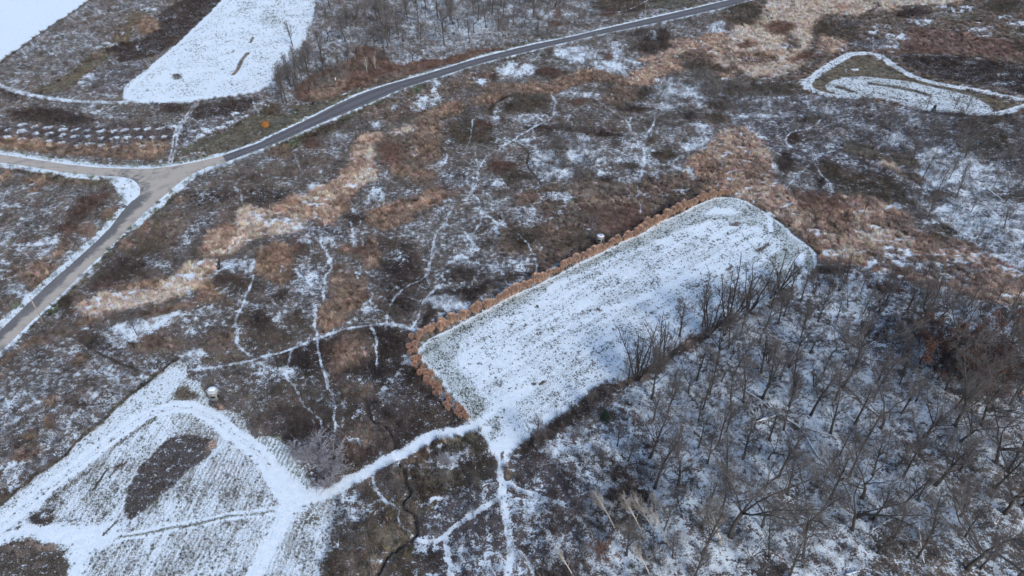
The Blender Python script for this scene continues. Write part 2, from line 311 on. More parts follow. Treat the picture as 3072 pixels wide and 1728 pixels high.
WH('C', [(1810,1350,60,30),(1900,1180,30,70),(1740,950,60,16),(1640,1200,60,30),(1280,1360,50,30),(1780,1000,80,16),(1900,1400,40,30)], .85, 1.5)
BL('C', 1385,1270, 50,70, 0, 'gb', .72, 2); BL('C', 1450,1400,180,26,-10,'dk',.12,2)
# ---- sheet D
PO('D', [(-60,-200),(2300,-200),(2300,900),(1900,840),(1300,820),(500,700),(-60,760)], 'brn', .36, 3)
PO('D', [(280,-200),(1780,-200),(1700,10),(1560,50),(1400,30),(1150,60),(1000,75),(900,120),(700,105),(600,130),(560,350),(450,560),(0,560),(-60,200),(240,120)], 'straw', .3, 2)
BL('D', 330,210, 130,60, 0, 'rb', .1, 4); BL('D', 640,230, 100,80, 0, 'dko', .12, 4); BL('D', 150,430, 160,50, 0, 'brt', .3, 4); BL('D', 420,330, 70,70, 0, 'brn', .3, 3); BL('D', 500,420, 100,40, -15, 'rb', .1, 3); BL('D', 700,330, 120,60, 0, 'tan', .4, 4); BL('D', 1000,330,160,50,0,'pur',.4,4); BL('D', 850,60,150,40,0,'tan',.3,3); BL('D', 80,330,100,25,0,'rb',.15,3)
BL('D', 90,110, 160,110, 0, 'dko', .16, 7); BL('D', 820,250, 130,70, 0, 'dko', .25, 5); BL('D', 850,170, 110,30, 0, 'pur', .3, 3); BL('D', 1300,100,160,40,0,'dk',.18,4); BL('D', 1000, 60, 200, 30, 5,'straw',.35,3)
PO('D', [(1180,280),(1380,195),(1600,230),(1900,290),(2300,330),(2300,450),(1750,410),(1400,390),(1220,340)], 'rl', .05, 2.5); BL('D', 1350,380,200,16,3,'rb',.08,2)
BL('D', 1950,60, 200,60, 0, 'dko', .15, 6); BL('D', 1600,120, 200,40, 5, 'ol2', .3, 4); BL('D', 2050,260, 80,60, 0, 'ol2', .2, 3); BL('D', 2060,350, 70,30, 0, 'dko', .08, 3)
PO('D', [(1230,395),(1500,400),(1800,440),(2300,520),(2300,760),(2000,660),(1600,600),(1350,540),(1200,440)], 'dk', .27, 2)
WH('D', [(1660,60,90,30),(1500,50,80,16),(1050,215,60,36),(1190,335,40,12),(800,133,28,10),(1820,225,110,30),(1960,130,80,20),(2050,180,90,22),(1350,160,80,22),(1200,270,70,30),(330,330,80,25),(540,345,20,26),(100,440,80,20),(330,40,80,25),(1500,400,120,9),(1700,450,60,12),(1960,620,40,9),(1730,470,60,8),(1050,72,50,16)], .84, 2)
TR('D', [(1050,120),(1062,180),(1025,230),(1012,290),(1015,370)], 1.4, .8); TR('D', [(60,10),(0,45)], 1.5, .7)
OPS.append(('c', smooth(GL('D', [(870,-10),(960,15),(1045,30),(1052,60),(985,90)]), 1), 'dk', 0, 1.2, .2, .3)); OPS.append(('c', smooth(GL('D', [(1720,-10),(1690,14),(1630,18),(1570,40)]), 1), 'dk', 0, 1.2, .2, .3))
PO('D', [(540,600),(700,500),(850,400),(990,395),(1100,450),(1200,530),(1400,600),(1700,660),(1950,720),(2090,770),(1950,820),(1850,810),(1700,720),(1300,600),(900,550),(700,600),(680,650),(760,700),(600,660)], 'ol2', .14, 1.2)
TR('D', [(800,470),(825,520),(780,570)], 1., .55); BL('D', 880,500, 30,8, 0, None, .9, 1)
PO('D', [(-60,700),(500,690),(700,700),(1300,780),(1900,850),(2300,820),(2300,1449),(900,1449),(-60,900)], 'pur', .42, 2)
BL('D', 300,650, 260,50, 0, 'dko', .2, 4); BL('D', 1900,900, 280,90, 0, 'dko', .2, 8); BL('D', 1900,1050, 200,130, 0, 'dko', .3, 8)
BL('D', 180,840, 130,20, 0, None, .82, 2); BL('D', 600,785, 100,26, 5, None, .82, 2); BL('D', 1200,880, 160,40, 0, 'pur', .5, 4); BL('D', 1700,820,300,20,0,'dk',.15,3)
WH('D', [(1020,925,110,14),(1250,870,110,36),(1150,1010,110,40),(720,1020,40,50),(1500,1110,120,60),(1560,1230,230,110),(1750,1280,230,110),(2000,930,50,36),(700,820,100,20),(830,880,80,20),(1950,1380,160,60),(540,840,40,26),(400,700,120,14),(120,720,120,12)], .8, 3)
BL('D', 950,1100, 170,50, 12, 'ol2', .12, 3); BL('D', 1150,1160, 180,40, 15, 'ol2', .18, 3); BL('D', 430,1000, 60,40, 0, 'dk', .12, 2); BL('D', 380,1170, 70,80, 0, 'dk', .12, 2.5); BL('D', 700,1240, 130,80, 20, 'dko', .1, 3); BL('D', 640,1330, 50,40, 0, 'dk', .1, 2); BL('D', 1000,1200, 100,70, 0, 'pur', .4, 4)
BL('D', 1170,1230, 130,36, 30, 'straw', .55, 3); BL('D', 1300,1290, 150,40, 20, 'brn', .2, 3); BL('D', 560,870, 120,25, 0, 'dko', .1, 2); BL('D', 1100,910, 60,30, 0, 'dk', .2, 3)
TR('D', [(655,850),(600,905),(540,935),(480,945),(410,965),(375,1000),(400,1050),(460,1070),(550,1100),(600,1130),(600,1160)], 1.4, .85); TR('D', [(505,955),(512,1010)], 1, .7); TR('D', [(830,1050),(700,1100),(600,1115)], 1.2, .8); TR('D', [(545,1200),(500,1250),(440,1300),(370,1380)], 1., .8)
TR('D', [(600,1200),(630,1260),(700,1320),(722,1370),(690,1425)], 1.2, .82); TR('D', [(600,1130),(560,1200),(520,1230)], .9, .7)
PO('D', [(-60,900),(100,930),(200,1000),(280,1130),(300,1250),(270,1300),(420,1470),(-60,1470)], 'tan', .46, 2.5)
WH('D', [(270,1220,55,32),(120,1370,60,40),(120,980,90,26),(60,1180,40,60),(330,1400,60,24)], .86, 1.8); BL('D', 150,1240, 90,90, 0, 'brt', .15, 4)
# ---- sheet E
PO('E', [(-300,-120),(0,-120),(960,20),(850,190),(600,470),(300,740),(0,1000),(-300,1250)], 'gb', .4, 1)
BL('E', 280,480, 250,140, 0, 'gb', .5, 6); BL('E', 250,150, 250,100, 0, 'gb', .36, 8); BL('E', 480,320, 110,60, -35, 'rust', .04, 3); BL('E', 600,180, 150,80, -35, 'rust', .12, 4); BL('E', 740,70, 130,50, -20, 'rust', .06, 3)
BL('A', 290,1310, 110,42, -8, 'brt', .06, 2); BL('A', 40,1290, 60,36, 0, 'brt', .08, 2); BL('A', 160,1240, 90,16, 5, 'rb', .1, 2); BL('A', 600,1330, 240,60, 10, 'gb', .25, 5); BL('A', 500, 1300, 300, 30, 6, 'ol2', .2, 3)
BL('E', 230,40, 70,14, 0, 'brt', .06, 2); BL('E', 450,470, 90,44, -40, 'brt', .08, 2); BL('E', 640,330, 60,60, -40, 'brt', .1, 2); BL('E', 790,200, 60,40, -45, 'brt', .1, 2); BL('E', 300,600, 130,70, -10, 'brt', .08, 3); BL('E', 180,640, 120,50, 0, 'brt', .2, 4); BL('E', 260,700, 90,40, -35, 'brt', .06, 2); BL('E', 90,880, 90,40, -25, 'brn', .12, 2)
WH('E', [(35,550,50,22),(20,385,40,20),(130,780,50,50),(120,655,25,14),(360,500,30,40),(100,140,50,14),(30,110,30,14),(210,60,40,10),(300,420,90,20)], .85, 1.3)
PO('E', [(1100,120),(1450,-120),(2174,-200),(2174,500),(1600,700),(1500,850),(900,1000),(500,1150),(0,1400),(-300,1500),(-300,1350),(60,1160),(450,790),(850,400)], 'gb', .3, 1)
PO('E', [(1310,20),(1160,170),(960,345),(810,475),(660,625),(510,765),(440,880),(420,920),(310,935),(200,1040),(120,1100),(100,1060),(400,860),(560,700),(700,560),(850,410),(1050,220),(1230,40)], 'grn', .2, .7)
BL('E', 1070,290, 70,40, -30, 'brt', .1, 2); BL('E', 1180,220, 60,40, -30, 'ol2', .1, 2); BL('E', 1330,90, 80,34, -20, 'brt', .15, 2); BL('E', 930,430, 55,50, 0, 'brt', .1, 2); BL('E', 1050,400, 60,60, 0, 'brn', .1, 3)
BL('E', 1250,330, 180,140, -30, 'brn', .1, 6); BL('E', 950,580, 220,70, -10, 'dk', .12, 5); BL('E', 1050,470, 150,60, -20, 'dko', .15, 5); BL('E', 850,660, 150,60, -10, 'dk', .14, 4); BL('E', 720,730, 100,40, -10, 'rust', .12, 3); BL('E', 480,850, 70,50, 0, 'dk', .05, 2); BL('E', 560,900, 70,30, 0, 'rust', .1, 2)
BL('E', 650,640, 60,30, -10, 'gb', .65, 2); BL('E', 1150,560, 130,60, 15, 'pur', .55, 4); BL('E', 1340,390, 110,60, -30, 'pur', .58, 4); BL('E', 1500,250, 160,50, -25, 'pur', .5, 4); BL('E', 1500,80, 200,60, 0, 'dk', .3, 5); BL('E', 1950,80, 200,70, 0, 'dk', .28, 5)
PO('E', [(1430,430),(1500,340),(1620,270),(1720,300),(1690,450),(1560,520),(1440,515)], 'tan', .14, 1.4)
PO('E', [(540,860),(700,800),(900,755),(1100,735),(1290,620),(1350,560),(1500,500),(1570,560),(1570,640),(1450,730),(1350,810),(1100,860),(850,900),(700,945),(600,925)], 'straw', .62, 1.6)
BL('E', 1000,720, 200,24, -6, 'brt', .15, 2); BL('E', 1150,680, 80,24, -15, 'brt', .15, 2); BL('E', 860,820, 260,26, -7, 'straw', .85, 1.5); BL('E', 1450,620, 90,70, 0, 'straw', .7, 2)
PO('E', [(1560,490),(1690,400),(1700,200),(1790,130),(1900,170),(1950,260),(2174,200),(2174,340),(2000,350),(1850,380),(1770,430),(1640,510)], 'straw', .58, 1.6)
BL('E', 1820,210, 90,60, 0, 'straw', .8, 2); BL('E', 2060,300, 120,36, 0, 'straw', .72, 2); BL('E', 1970,190, 70,40, -20, 'tan', .1, 2); BL('E', 2110,110, 80,60, -30, 'tan', .12, 3)
PO('E', [(1870,450),(2000,420),(2150,510),(2174,620),(2100,700),(2000,725),(1880,650),(1850,560)], 'brt', .04, 1.3)
PO('E', [(1040,900),(1300,860),(1400,840),(1560,740),(1610,810),(1450,870),(1200,925),(1060,955)], 'brt', .1, 1.5); BL('E', 1500,750, 90,60, 0, 'brt', .1, 2); BL('E', 700,970, 170,30, -8, 'brt', .15, 2); BL('E', 560,830, 60,50, 0, 'brn', .1, 2)
BL('E', 900,940, 300,16, -7, 'dk', .2, 1.5); BL('E', 1290,800, 160,16, -15, 'dk', .15, 1.5)
BL('E', 420,980, 110,40, -10, 'brn', .2, 3); BL('E', 250,1120, 140,50, -15, 'brt', .08, 3); BL('E', 400,1060, 90,40, 0, 'brn', .12, 3)
PO('E', [(770,1010),(960,960),(1200,920),(1330,900),(1340,930),(1170,1020),(1080,1070),(1000,1110),(920,1080)], 'gb', .78, 1.5)
WH('E', [(850,1130,70,18),(1030,1080,60,22),(1830,590,36,36),(1720,1030,70,40),(690,1215,50,28),(900,765,40,12),(1510,925,12,9),(620,1020,40,14),(440,1115,60,16)], .86, 1.4)
BL('E', 680,1120, 130,50, 20, 'dk', .1, 3); BL('E', 1150,1120, 230,80, 0, 'brn', .07, 4); BL('E', 1580,1120, 130,110, 0, 'brn', .06, 4); BL('E', 1600,1230, 180,40, 0, 'ol2', .12, 3); BL('E', 1400,1010, 130,60, 0, 'gb', .4, 4)
BL('E', 1420,1190, 80,60, 0, 'gb', .7, 3); BL('E', 1690,570, 130,60, 0, 'pur', .68, 4); BL('E', 1700,700, 230,70, 10, 'dk', .08, 5); BL('E', 1950,1000, 250,200, 0, 'dk', .1, 8); BL('E', 1620,830,90,50,0,'brn',.1,3); BL('E', 1860,860, 80,30, -20, 'pur', .5, 2); BL('E', 2060,870, 120,110, 0, 'gb', .5, 5); BL('E', 2010,1080,110,50,0,'dk',.05,4)
BL('E', 900,1200, 150,40, 20, 'pur', .3, 3)
PO('E', [(-300,1480),(0,1290),(150,1180),(420,1110),(560,1130),(760,1230),(1040,1340),(1080,1420),(950,1530),(300,2080),(-300,2500)], 'gb', .44, 2)
BL('E', 570,1265, 64,56, 0, 'brt', .06, 1.8); BL('E', 40,1350, 45,30, 0, 'brt', .08, 1.8); BL('E', 330,1200, 60,20, 0, 'dk', .2, 2)
TR('E', [(-200,1440),(0,1280),(140,1170),(300,1110)], 2., .1, 'brt'); TR('E', [(570,1110),(750,1232),(1000,1335)], 1.2, .08, 'dk'); TR('E', [(1290,1240),(1200,1300),(1080,1400),(900,1550)], 1.6, .08, 'dko')
TR('E', [(1845,640),(1822,720),(1782,800),(1752,890),(1703,990),(1720,1070),(1712,1130),(1812,1222)], 1., .84); TR('E', [(1700,0),(1745,80),(1750,112)], .8, .85); TR('E', [(1950,580),(2000,620)], .6, .6); TR('E', [(1340,1250),(1230,1180)], .8, .6)
TR('E', [(1380,1320),(1440,1312),(1500,1310),(1640,1290),(1800,1265),(1860,1250),(2000,1205),(2175,1160)], 1.5, .95, None, .3)
TR('E', [(2110,1200),(2090,1310),(2060,1420)], 1.1, .84)
# ---- sheet F
PO('F', [(480,560),(2174,-200),(2174,460),(1900,640),(1350,880),(1140,1010),(1000,1300),(400,1500),(0,1500),(0,900)], 'gb', .36, 3)
PO('F', [(0,190),(120,100),(240,60),(420,10),(620,10),(640,90),(570,180),(520,250),(400,300),(260,240),(60,225)], 'tan', .3, 1.6)
BL('F', 120,290, 140,44, 0, 'straw', .74, 1.8); BL('F', 330,120, 90,24, 10, 'straw', .7, 1.8); BL('F', 480,60, 90,30, 0, 'straw', .4, 2); BL('F', 150,180, 60,20, 0, 'tan', .1, 1.5)
PO('F', [(710,180),(900,110),(1100,70),(1250,25),(1320,70),(1260,150),(1100,200),(1080,260),(900,310),(870,345),(780,300),(720,260)], 'brt', .04, 1.6)
BL('F', 1100,130, 180,30, -18, 'tan', .04, 1.5); BL('F', 1210,260, 32,80, 5, 'brt', .08, 1.6); BL('F', 560,120, 80,80, 0, 'brt', .12, 3); BL('F', 640,240, 100,60, 0, 'dk', .15, 3); BL('F', 450,330,160,60,10,'pur',.4,3)
PO('F', [(0,420),(120,410),(220,470),(220,600),(150,700),(50,730),(0,700)], 'brt', .04, 1.3)
PO('F', [(505,440),(600,405),(625,460),(530,505)], 'brt', .06, 1); PO('F', [(700,400),(820,370),(800,560),(740,625),(690,580),(650,500)], 'brt', .05, 1.4); BL('F', 680,450, 90,60, -20, 'rb', .12, 2.5); BL('F', 750,560, 60,50, 0, 'tan', .03, 1.2)
PO('F', [(430,640),(560,600),(640,640),(760,640),(745,820),(700,880),(620,890),(620,960),(530,1005),(380,1070),(360,1020),(370,900),(400,830),(450,750)], 'brt', .06, 1.5)
BL('F', 240,430, 70,85, 0, 'rust', .03, 3); BL('F', 500,570, 30,24, 0, 'brt', .05, 1)
BL('F', 320,680, 130,170, 0, 'pur', .62, 5); BL('F', 130,900, 120,90, -30, 'gb', .55, 4); BL('F', 340,900, 50,70, 0, 'pur', .65, 2.5); BL('F', 120,800,90,40,0,'dk',.15,3)
BL('F', 970,560, 190,180, 0, 'dk', .13, 5); BL('F', 900,440, 110,50, 20, 'dko', .16, 3); BL('F', 1000,700, 200,70, 0, 'dk', .26, 4); BL('F', 960,840, 160,110, 0, 'dk', .15, 4); BL('F', 1060,330, 100,50, 0, 'gb', .5, 3)
BL('F', 1380,330, 330,220, 0, 'gb', .44, 8); BL('F', 1610,420, 70,50, 0, 'dko', .13, 2.5); BL('F', 1790,450, 100,60, 0, 'dko', .13, 3); BL('F', 1950,330, 120,80, 20, 'brn', .14, 3); BL('F', 1620,580, 180,30, 5, 'pur', .45, 3); BL('F', 1450,640, 260,50, 0, 'dk', .22, 4); BL('F', 1560,310, 60,20, -10, 'dko', .2, 1.5); BL('F', 1850,200, 200,70, 0, 'brn', .35, 5)
PO('F', [(1120,1010),(1180,850),(1250,760),(1500,720),(1700,670),(1950,540),(2174,440),(2500,320),(2900,130),(3150,60),(3200,90),(2900,230),(2174,525),(1900,640),(1600,740),(1350,880),(1180,1010)], 'dk', .07, 1.6)
BL('F', 1320,845, 160,62, 0, 'pur', .82, 1.5); BL('F', 1400,515, 80,24, -5, None, .84, 1.4)
WH('F', [(1480,190,60,26),(1560,170,30,40),(1700,380,50,50),(1250,200,40,50),(940,500,80,40),(1200,600,70,30),(1980,210,50,30),(2020,260,20,16)], .6, 2)
WH('F', [(770,90,55,45),(640,190,40,20),(655,375,22,22),(690,260,22,20),(300,390,70,30),(430,370,36,26),(460,530,26,20),(1350,540,40,20),(765,860,30,50),(710,880,14,12)], .85, 1.2)
TR('F', [(1505,0),(1495,50),(1410,110)], .8, .82); TR('F', [(1495,50),(1545,130),(1560,240),(1500,330),(1480,380),(1500,430),(1470,490)], .9, .78); TR('F', [(1335,155),(1290,270),(1230,350),(1200,480),(1175,580),(1150,660),(1000,730),(900,820),(888,865)], 1.0, .86)
TR('F', [(1560,170),(1650,250),(1740,290),(1870,370),(1920,450),(1945,540),(1945,625)], .8, .8); TR('F', [(2010,420),(1950,510)], .8, .7); TR('F', [(1150,650),(1178,710)], .8, .8); TR('F', [(1245,725),(1150,820),(1120,870),(1092,940),(1065,1025)], .9, .82); TR('F', [(1260,640),(1290,720)], .7, .7)
TR('F', [(1330,560),(1500,545),(1650,570),(1720,640)], 1.3, .6); TR('F', [(1500,430),(1600,520),(1700,600),(1880,640)], .9, .6); TR('F', [(1500,330),(1600,275),(1690,262)], 1., .72); TR('F', [(1700,150),(1620,190),(1560,180)], .8, .6); TR('F', [(1440,330),(1480,400)], .8, .7); TR('F', [(1000,790),(1130,830)], .9, .6)
PO('F', [(0,1235),(460,1070),(900,1010),(1090,1050),(1010,1180),(1080,1300),(1160,1449),(0,1460)], 'dk', .2, 2)
BL('F', 930,1150, 140,130, 0, 'dk', .06, 3); BL('F', 200,1290, 130,110, 0, 'dk', .1, 4); BL('F', 600,1200, 170,120, 0, 'brt', .1, 4); BL('F', 520,1350, 110,110, 0, 'brt', .09, 4); BL('F', 650,1120, 110,50, 0, 'brn', .15, 3); BL('F', 60,1350, 100,90, 0, 'gb', .5, 4); BL('F', 200,1390, 80,50, 0, 'gb', .55, 3); BL('F', 100,1100, 130,70, 0, 'dko', .12, 5); BL('F', 260,960, 90,90, 0, 'dko', .15, 4)
BL('F', 870,1400, 150,70, 0, None, .74, 3); BL('F', 1050,1280, 60,60, 0, None, .8, 2); BL('F', 720,1400, 80,50, 0, 'pur', .55, 3); BL('F', 1060,1400, 60,80, 0, 'dko', .15, 3); WH('F', [(690,1155,30,14),(870,1260,50,40)], .6, 1.5)
TR('F', [(-5,1235),(150,1190),(340,1110),(460,1060),(600,1025),(750,1003),(900,1000),(1030,1025),(1090,1045),(1165,1032)], 1.5, .96, None, .3); TR('F', [(1085,1045),(1105,1090)], 1.2, .9)
TR('F', [(350,1000),(365,1090),(375,1200),(385,1280),(420,1380),(445,1460)], .8, .9); TR('F', [(385,1290),(470,1410)], .7, .6); TR('F', [(350,1000),(355,920),(400,830),(412,720),(412,650),(478,605),(455,540),(425,460),(400,430),(390,350)], 1., .86)
TR('F', [(860,925),(870,1000),(872,1040)], .9, .9); TR('F', [(795,885),(860,930)], .8, .6); TR('F', [(765,1025),(800,1080),(782,1190),(800,1300),(840,1380),(850,1455)], 1., .9); TR('F', [(175,1190),(160,1300),(130,1455)], .8, .85); TR('F', [(600,250),(640,370),(625,430)], .9, .75); TR('F', [(770,770),(752,850),(775,890)], 1.2, .8); TR('F', [(700,370),(695,420)], .8, .8); TR('F', [(115,560),(105,640),(85,690)], .8, .6); TR('F', [(650,610),(665,670)], .9, .6)
# ---- sheet G (above the long field)
PO('G', [(0,200),(100,0),(1300,-60),(1650,-60),(1300,120),(900,330),(600,470),(300,600),(0,640)], 'brn', .22, 3)
BL('G', 850,230, 260,130, 0, 'rb', .1, 6); BL('G', 500,260, 180,100, 0, 'brn', .16, 6); BL('G', 780,110, 180,50, 0, 'brt', .2, 4); BL('G', 170,200, 150,110, 0, 'gb', .42, 6); BL('G', 150,380, 130,90, 0, 'dko', .12, 4); BL('G', 550,400, 180,60, -20, 'dko', .1, 4); BL('G', 430,170, 110,70, 0, 'brn', .38, 4)
BL('G', 1180,170, 180,50, -30, 'dk', .14, 3); BL('G', 1350,40, 150,40, -25, 'dko', .12, 3); BL('G', 200,90,90,40,0,'brt',.1,3); BL('G', 130,560, 120,60, -20, 'pur', .5, 3)
WH('G', [(360,75,110,30),(290,240,36,26),(240,200,30,20),(1270,30,60,14),(700,90,40,16)], .82, 1.5); WH('G', [(1200,90,40,12),(1080,60,30,10)], .6, 1.5)
TR('G', [(992,-10),(1005,80),(1020,200)], 1., .82); TR('G', [(-10,270),(100,330),(200,400),(240,490),(262,560),(255,625)], .8, .82); TR('G', [(330,400),(290,470),(265,530)], .8, .75)
# ---- sheet H (right of the long field)
PO('H', [(0,0),(360,-20),(440,110),(700,60),(1000,60),(1250,200),(1350,330),(1800,430),(2200,560),(2200,900),(1500,760),(1000,600),(700,560),(610,530),(580,430),(450,330),(300,230),(150,140),(0,50)], 'tan', .42, 2)
BL('H', 640,120, 240,90, 10, 'rb', .08, 5); BL('H', 700,250, 260,110, 20, 'brt', .1, 5); BL('H', 300,130, 140,80, 30, 'tan', .62, 3); BL('H', 120,40, 120,50, 30, 'tan', .4, 3)
BL('H', 280,220, 260,30, 34, 'brt', .1, 2); BL('H', 560,400, 160,45, 55, 'brt', .12, 2); BL('H', 870,430, 130,60, 0, 'tan', .35, 3); BL('H', 800,480, 150,40, 5, 'straw', .7, 3)
BL('H', 1080,400, 260,110, 25, 'straw', .66, 5); BL('H', 1230,560, 300,90, 12, 'brn', .58, 6); BL('H', 1200,270, 160,60, 15, 'brn', .15, 4); BL('H', 1480,390, 220,50, 12, 'brt', .12, 3); BL('H', 1770,440, 100,50, 10, 'brt', .06, 3); BL('H', 1600,620, 250,80, 15, 'brn', .52, 6)
PO('H', [(700,-100),(1200,-100),(1300,100),(1200,200),(1000,100),(750,50)], 'dko', .2, 4); BL('H', 1150,155, 80,24, 0, None, .84, 2)
PO('H', [(1250,60),(1500,-100),(2200,-100),(2200,640),(1950,560),(1700,430),(1450,300),(1430,180)], 'pur', .7, 4)
BL('H', 1700,530, 240,32, 5, None, .84, 2); BL('H', 1950,600, 120,30, 20, None, .82, 2); BL('H', 1480,60, 130,60, 0, 'dko', .35, 6); BL('H', 1530,330, 90,50, 0, 'ol2', .2, 3); BL('H', 2000,60,150,60,0,'dko',.3,5)
PO('H', [(600,545),(900,600),(1200,690),(1600,770),(2200,900),(2200,2000),(-500,2000),(-500,1000),(200,800),(480,670)], 'pur', .6, 2)
BL('H', 680,600, 160,36, 5, 'dk', .08, 3); BL('H', 1100,750, 140,40, 5, 'rust', .2, 3); BL('H', 1400,900, 400,120, 0, 'dk', .4, 10); BL('H', 1800,1300, 350,200, 0, 'brn', .35, 12); BL('H', 1100,1100, 250,80, 0, 'dk', .4, 8); BL('H', 560,900, 200,110, 0, 'dk', .45, 6)
WH('H', [(700,1080,120,60),(200,960,150,50),(1700,880,80,40),(2040,860,80,40),(860,860,140,30),(600,700,140,36)], .82, 4)
# ---- sheets J, K, L
PO('J', [(-60,430),(200,400),(400,300),(470,200),(470,-80),(1080,-100),(1220,80),(1330,180),(1480,350),(1220,385),(960,520),(620,700),(400,815),(250,690),(100,450)], 'dk', .2, 2)
BL('J', 250,180, 200,160, 0, 'dko', .14, 6); BL('J', 150,330, 200,110, 0, 'dk', .12, 6); BL('J', 300,110,160,110,0,'gb',.35,6); BL('J', 150,-10, 80,40, 0, None, .7, 3); BL('J', 90,300, 110,40, 0, 'pur', .45, 4)
BL('J', 700,430, 180,130, 0, 'brn', .16, 5); BL('J', 650,100, 130,90, 0, 'brn', .18, 5); BL('J', 960,170, 180,110, 0, 'pur', .42, 6); BL('J', 1130,280, 170,90, 0, 'dko', .16, 5); BL('J', 540,260, 60,160, 0, 'gb', .4, 4); BL('J', 620,640, 100,60, -30, 'dko', .15, 3)
BL('J', 330,560, 160,160, 20, 'pur', .6, 4); WH('J', [(490,155,26,14),(700,20,90,30),(930,50,80,50),(690,240,50,40),(680,430,50,30),(520,400,40,40),(800,590,30,16),(860,140,20,60)], .7, 1.6)
TR('J', [(130,-10),(200,100),(260,190),(310,250),(400,310),(415,370)], .8, .8); TR('J', [(415,-10),(460,100),(490,160),(500,290),(505,380)], .8, .82); TR('J', [(855,100),(855,180)], .8, .7); TR('J', [(350,330),(345,400)], .7, .5)
PO('J', [(500,930),(600,820),(880,660),(1130,510),(1400,415),(1540,400),(1640,560),(1700,900),(1900,1449),(1900,1800),(300,1800),(360,1449),(480,1150)], 'dko', .2, 2)
BL('J', 1350,470, 230,50, -8, 'olive', .06, 3); BL('J', 800,750, 200,80, -30, 'brn', .12, 4); BL('J', 1130,620, 130,130, 0, 'ol2', .16, 5); BL('J', 1300,760, 130,110, 0, 'ol2', .13, 4); BL('J', 1100,520, 150,40, -25, 'rb', .1, 3)
BL('J', 610,1000, 120,170, 0, 'pur', .54, 5); BL('J', 640,1180,80,80,0,'pur',.4,4); BL('J', 900,1150, 200,170, 0, 'ol2', .13, 5); BL('J', 1030,1010, 60,50, 0, 'brn', .2, 3); BL('J', 1340,590, 110,80, 0, 'pur', .66, 3); BL('J', 700,1360, 200,110, 0, 'brn', .2, 6); BL('J', 930,830, 110,80, 0, 'gb', .2, 4)
PO('J', [(1080,980),(1250,890),(1450,850),(1600,760),(1700,560),(1780,540),(2200,200),(2300,200),(2300,1900),(1000,1900),(1090,1300),(1080,1150)], 'pur', .40, 3)
BL('J', 1580,640, 130,130, 0, 'dko', .14, 4); BL('J', 1190,930, 70,50, 0, 'ol2', .14, 2.5); BL('J', 1780,700, 80,50, -20, 'ol2', .16, 2); BL('J', 1200,1330, 130,70, 0, 'dk', .26, 4); BL('J', 2100,1130, 50,50, 0, 'dk', .06, 2); BL('J', 1980,1110, 50,40, 0, 'dk', .12, 2); BL('J', 1400,700,70,90,0,'dk',.15,3); BL('J', 2040,1420,110,40,0,'ol2',.08,3)
WH('J', [(1180,880,30,14),(1150,1220,110,40),(1470,570,60,30),(1970,900,120,60),(1500,1330,100,40),(2050,1230,90,40),(1760,1360,60,60),(1080,610,20,30),(1430,930,140,30),(1060,920,40,30),(1060,1020,36,14),(1350,1400,40,90)], .74, 1.8)
TR('J', [(770,730),(800,830),(860,920),(940,980),(950,1040),(980,1090),(1050,1145)], .8, .93); TR('J', [(740,780),(800,830)], .8, .6); TR('J', [(1155,500),(1180,580),(1212,640),(1160,710),(1150,745)], .8, .8)
TR('J', [(1676,540),(1684,600),(1702,640)], 2., .97); TR('J', [(1752,535),(1740,600),(1700,650),(1690,720),(1722,770),(1720,900),(1740,1000),(1762,1150),(1778,1230),(1758,1320),(1740,1460),(1730,1600)], 3.0, .98, None, .3)
TR('J', [(1740,765),(1850,820),(1950,860),(2070,910),(2140,930)], 2., .95); TR('J', [(1712,880),(1550,985),(1400,1070),(1310,1130),(1292,1200),(1310,1300),(1330,1460),(1330,1600)], 2.2, .96); TR('J', [(1300,1150),(1220,1200),(1150,1200),(1085,1165)], 2., .95)
TR('J', [(1170,880),(1280,895),(1420,870)], .7, .75); TR('J', [(1722,912),(1870,870),(1880,950)], .7, .75); TR('J', [(1780,1230),(1880,1330),(1950,1449)], 1.2, .7); TR('J', [(1430,1310),(1500,1300)], .7, .6)
PO('K', [(600,460),(820,360),(1000,150),(830,20),(1100,-300),(2900,-300),(2900,1900),(700,1900),(700,1000),(560,800)], 'pur', .66, 5)
BL('K', 1200,520, 330,160, 0, 'pur', .68, 8); BL('K', 800,700, 180,110, 10, 'dk', .3, 6); BL('K', 480,620, 220,120, 0, 'pur', .42, 6); BL('K', 420,850,130,60,0,'dk',.25,4); BL('K', 300,1150, 200,120, 0, 'pur', .5, 5)
WH('K', [(400,540,110,50),(560,430,100,40),(980,110,70,50),(1010,560,60,50),(900,1290,90,60),(500,1150,60,40),(1900,1000,160,110),(1930,1210,110,70),(1430,900,90,60),(700,260,60,30)], .84, 3)
PO('K', [(80,560),(350,350),(600,180),(830,20),(950,60),(700,280),(560,370),(430,450),(280,500),(180,620)], 'dk', .16, 2)
BL('K', 940,860, 120,70, 0, 'ol2', .2, 4); BL('K', 840,1060, 80,60, 0, 'dk', .1, 3); BL('K', 950,1030,90,60,0,'dk',.2,3); BL('K', 2000,1390, 140,60, 0, 'dk', .12, 4); BL('K', 380,1420, 110,40, 0, 'dk', .12, 3); BL('K', 290,1120, 50,40, 0, 'dk', .1, 2)
PO('G', [(760,1449),(1000,1310),(1200,1170),(1400,1060),(1600,975),(1780,900),(1900,830),(2040,740),(2060,800),(1850,900),(1650,1040),(1450,1150),(1250,1280),(1100,1380),(950,1449)], 'brn', .12, 2)
BL('G', 1350,1100, 130,50, -30, 'rb', .1, 3); BL('G', 1950,800, 130,36, -30, 'dk', .12, 3)
WH('G', [(1850,970,140,40),(1950,900,100,40),(1400,1390,140,40),(1250,1370,70,40)], .84, 3)
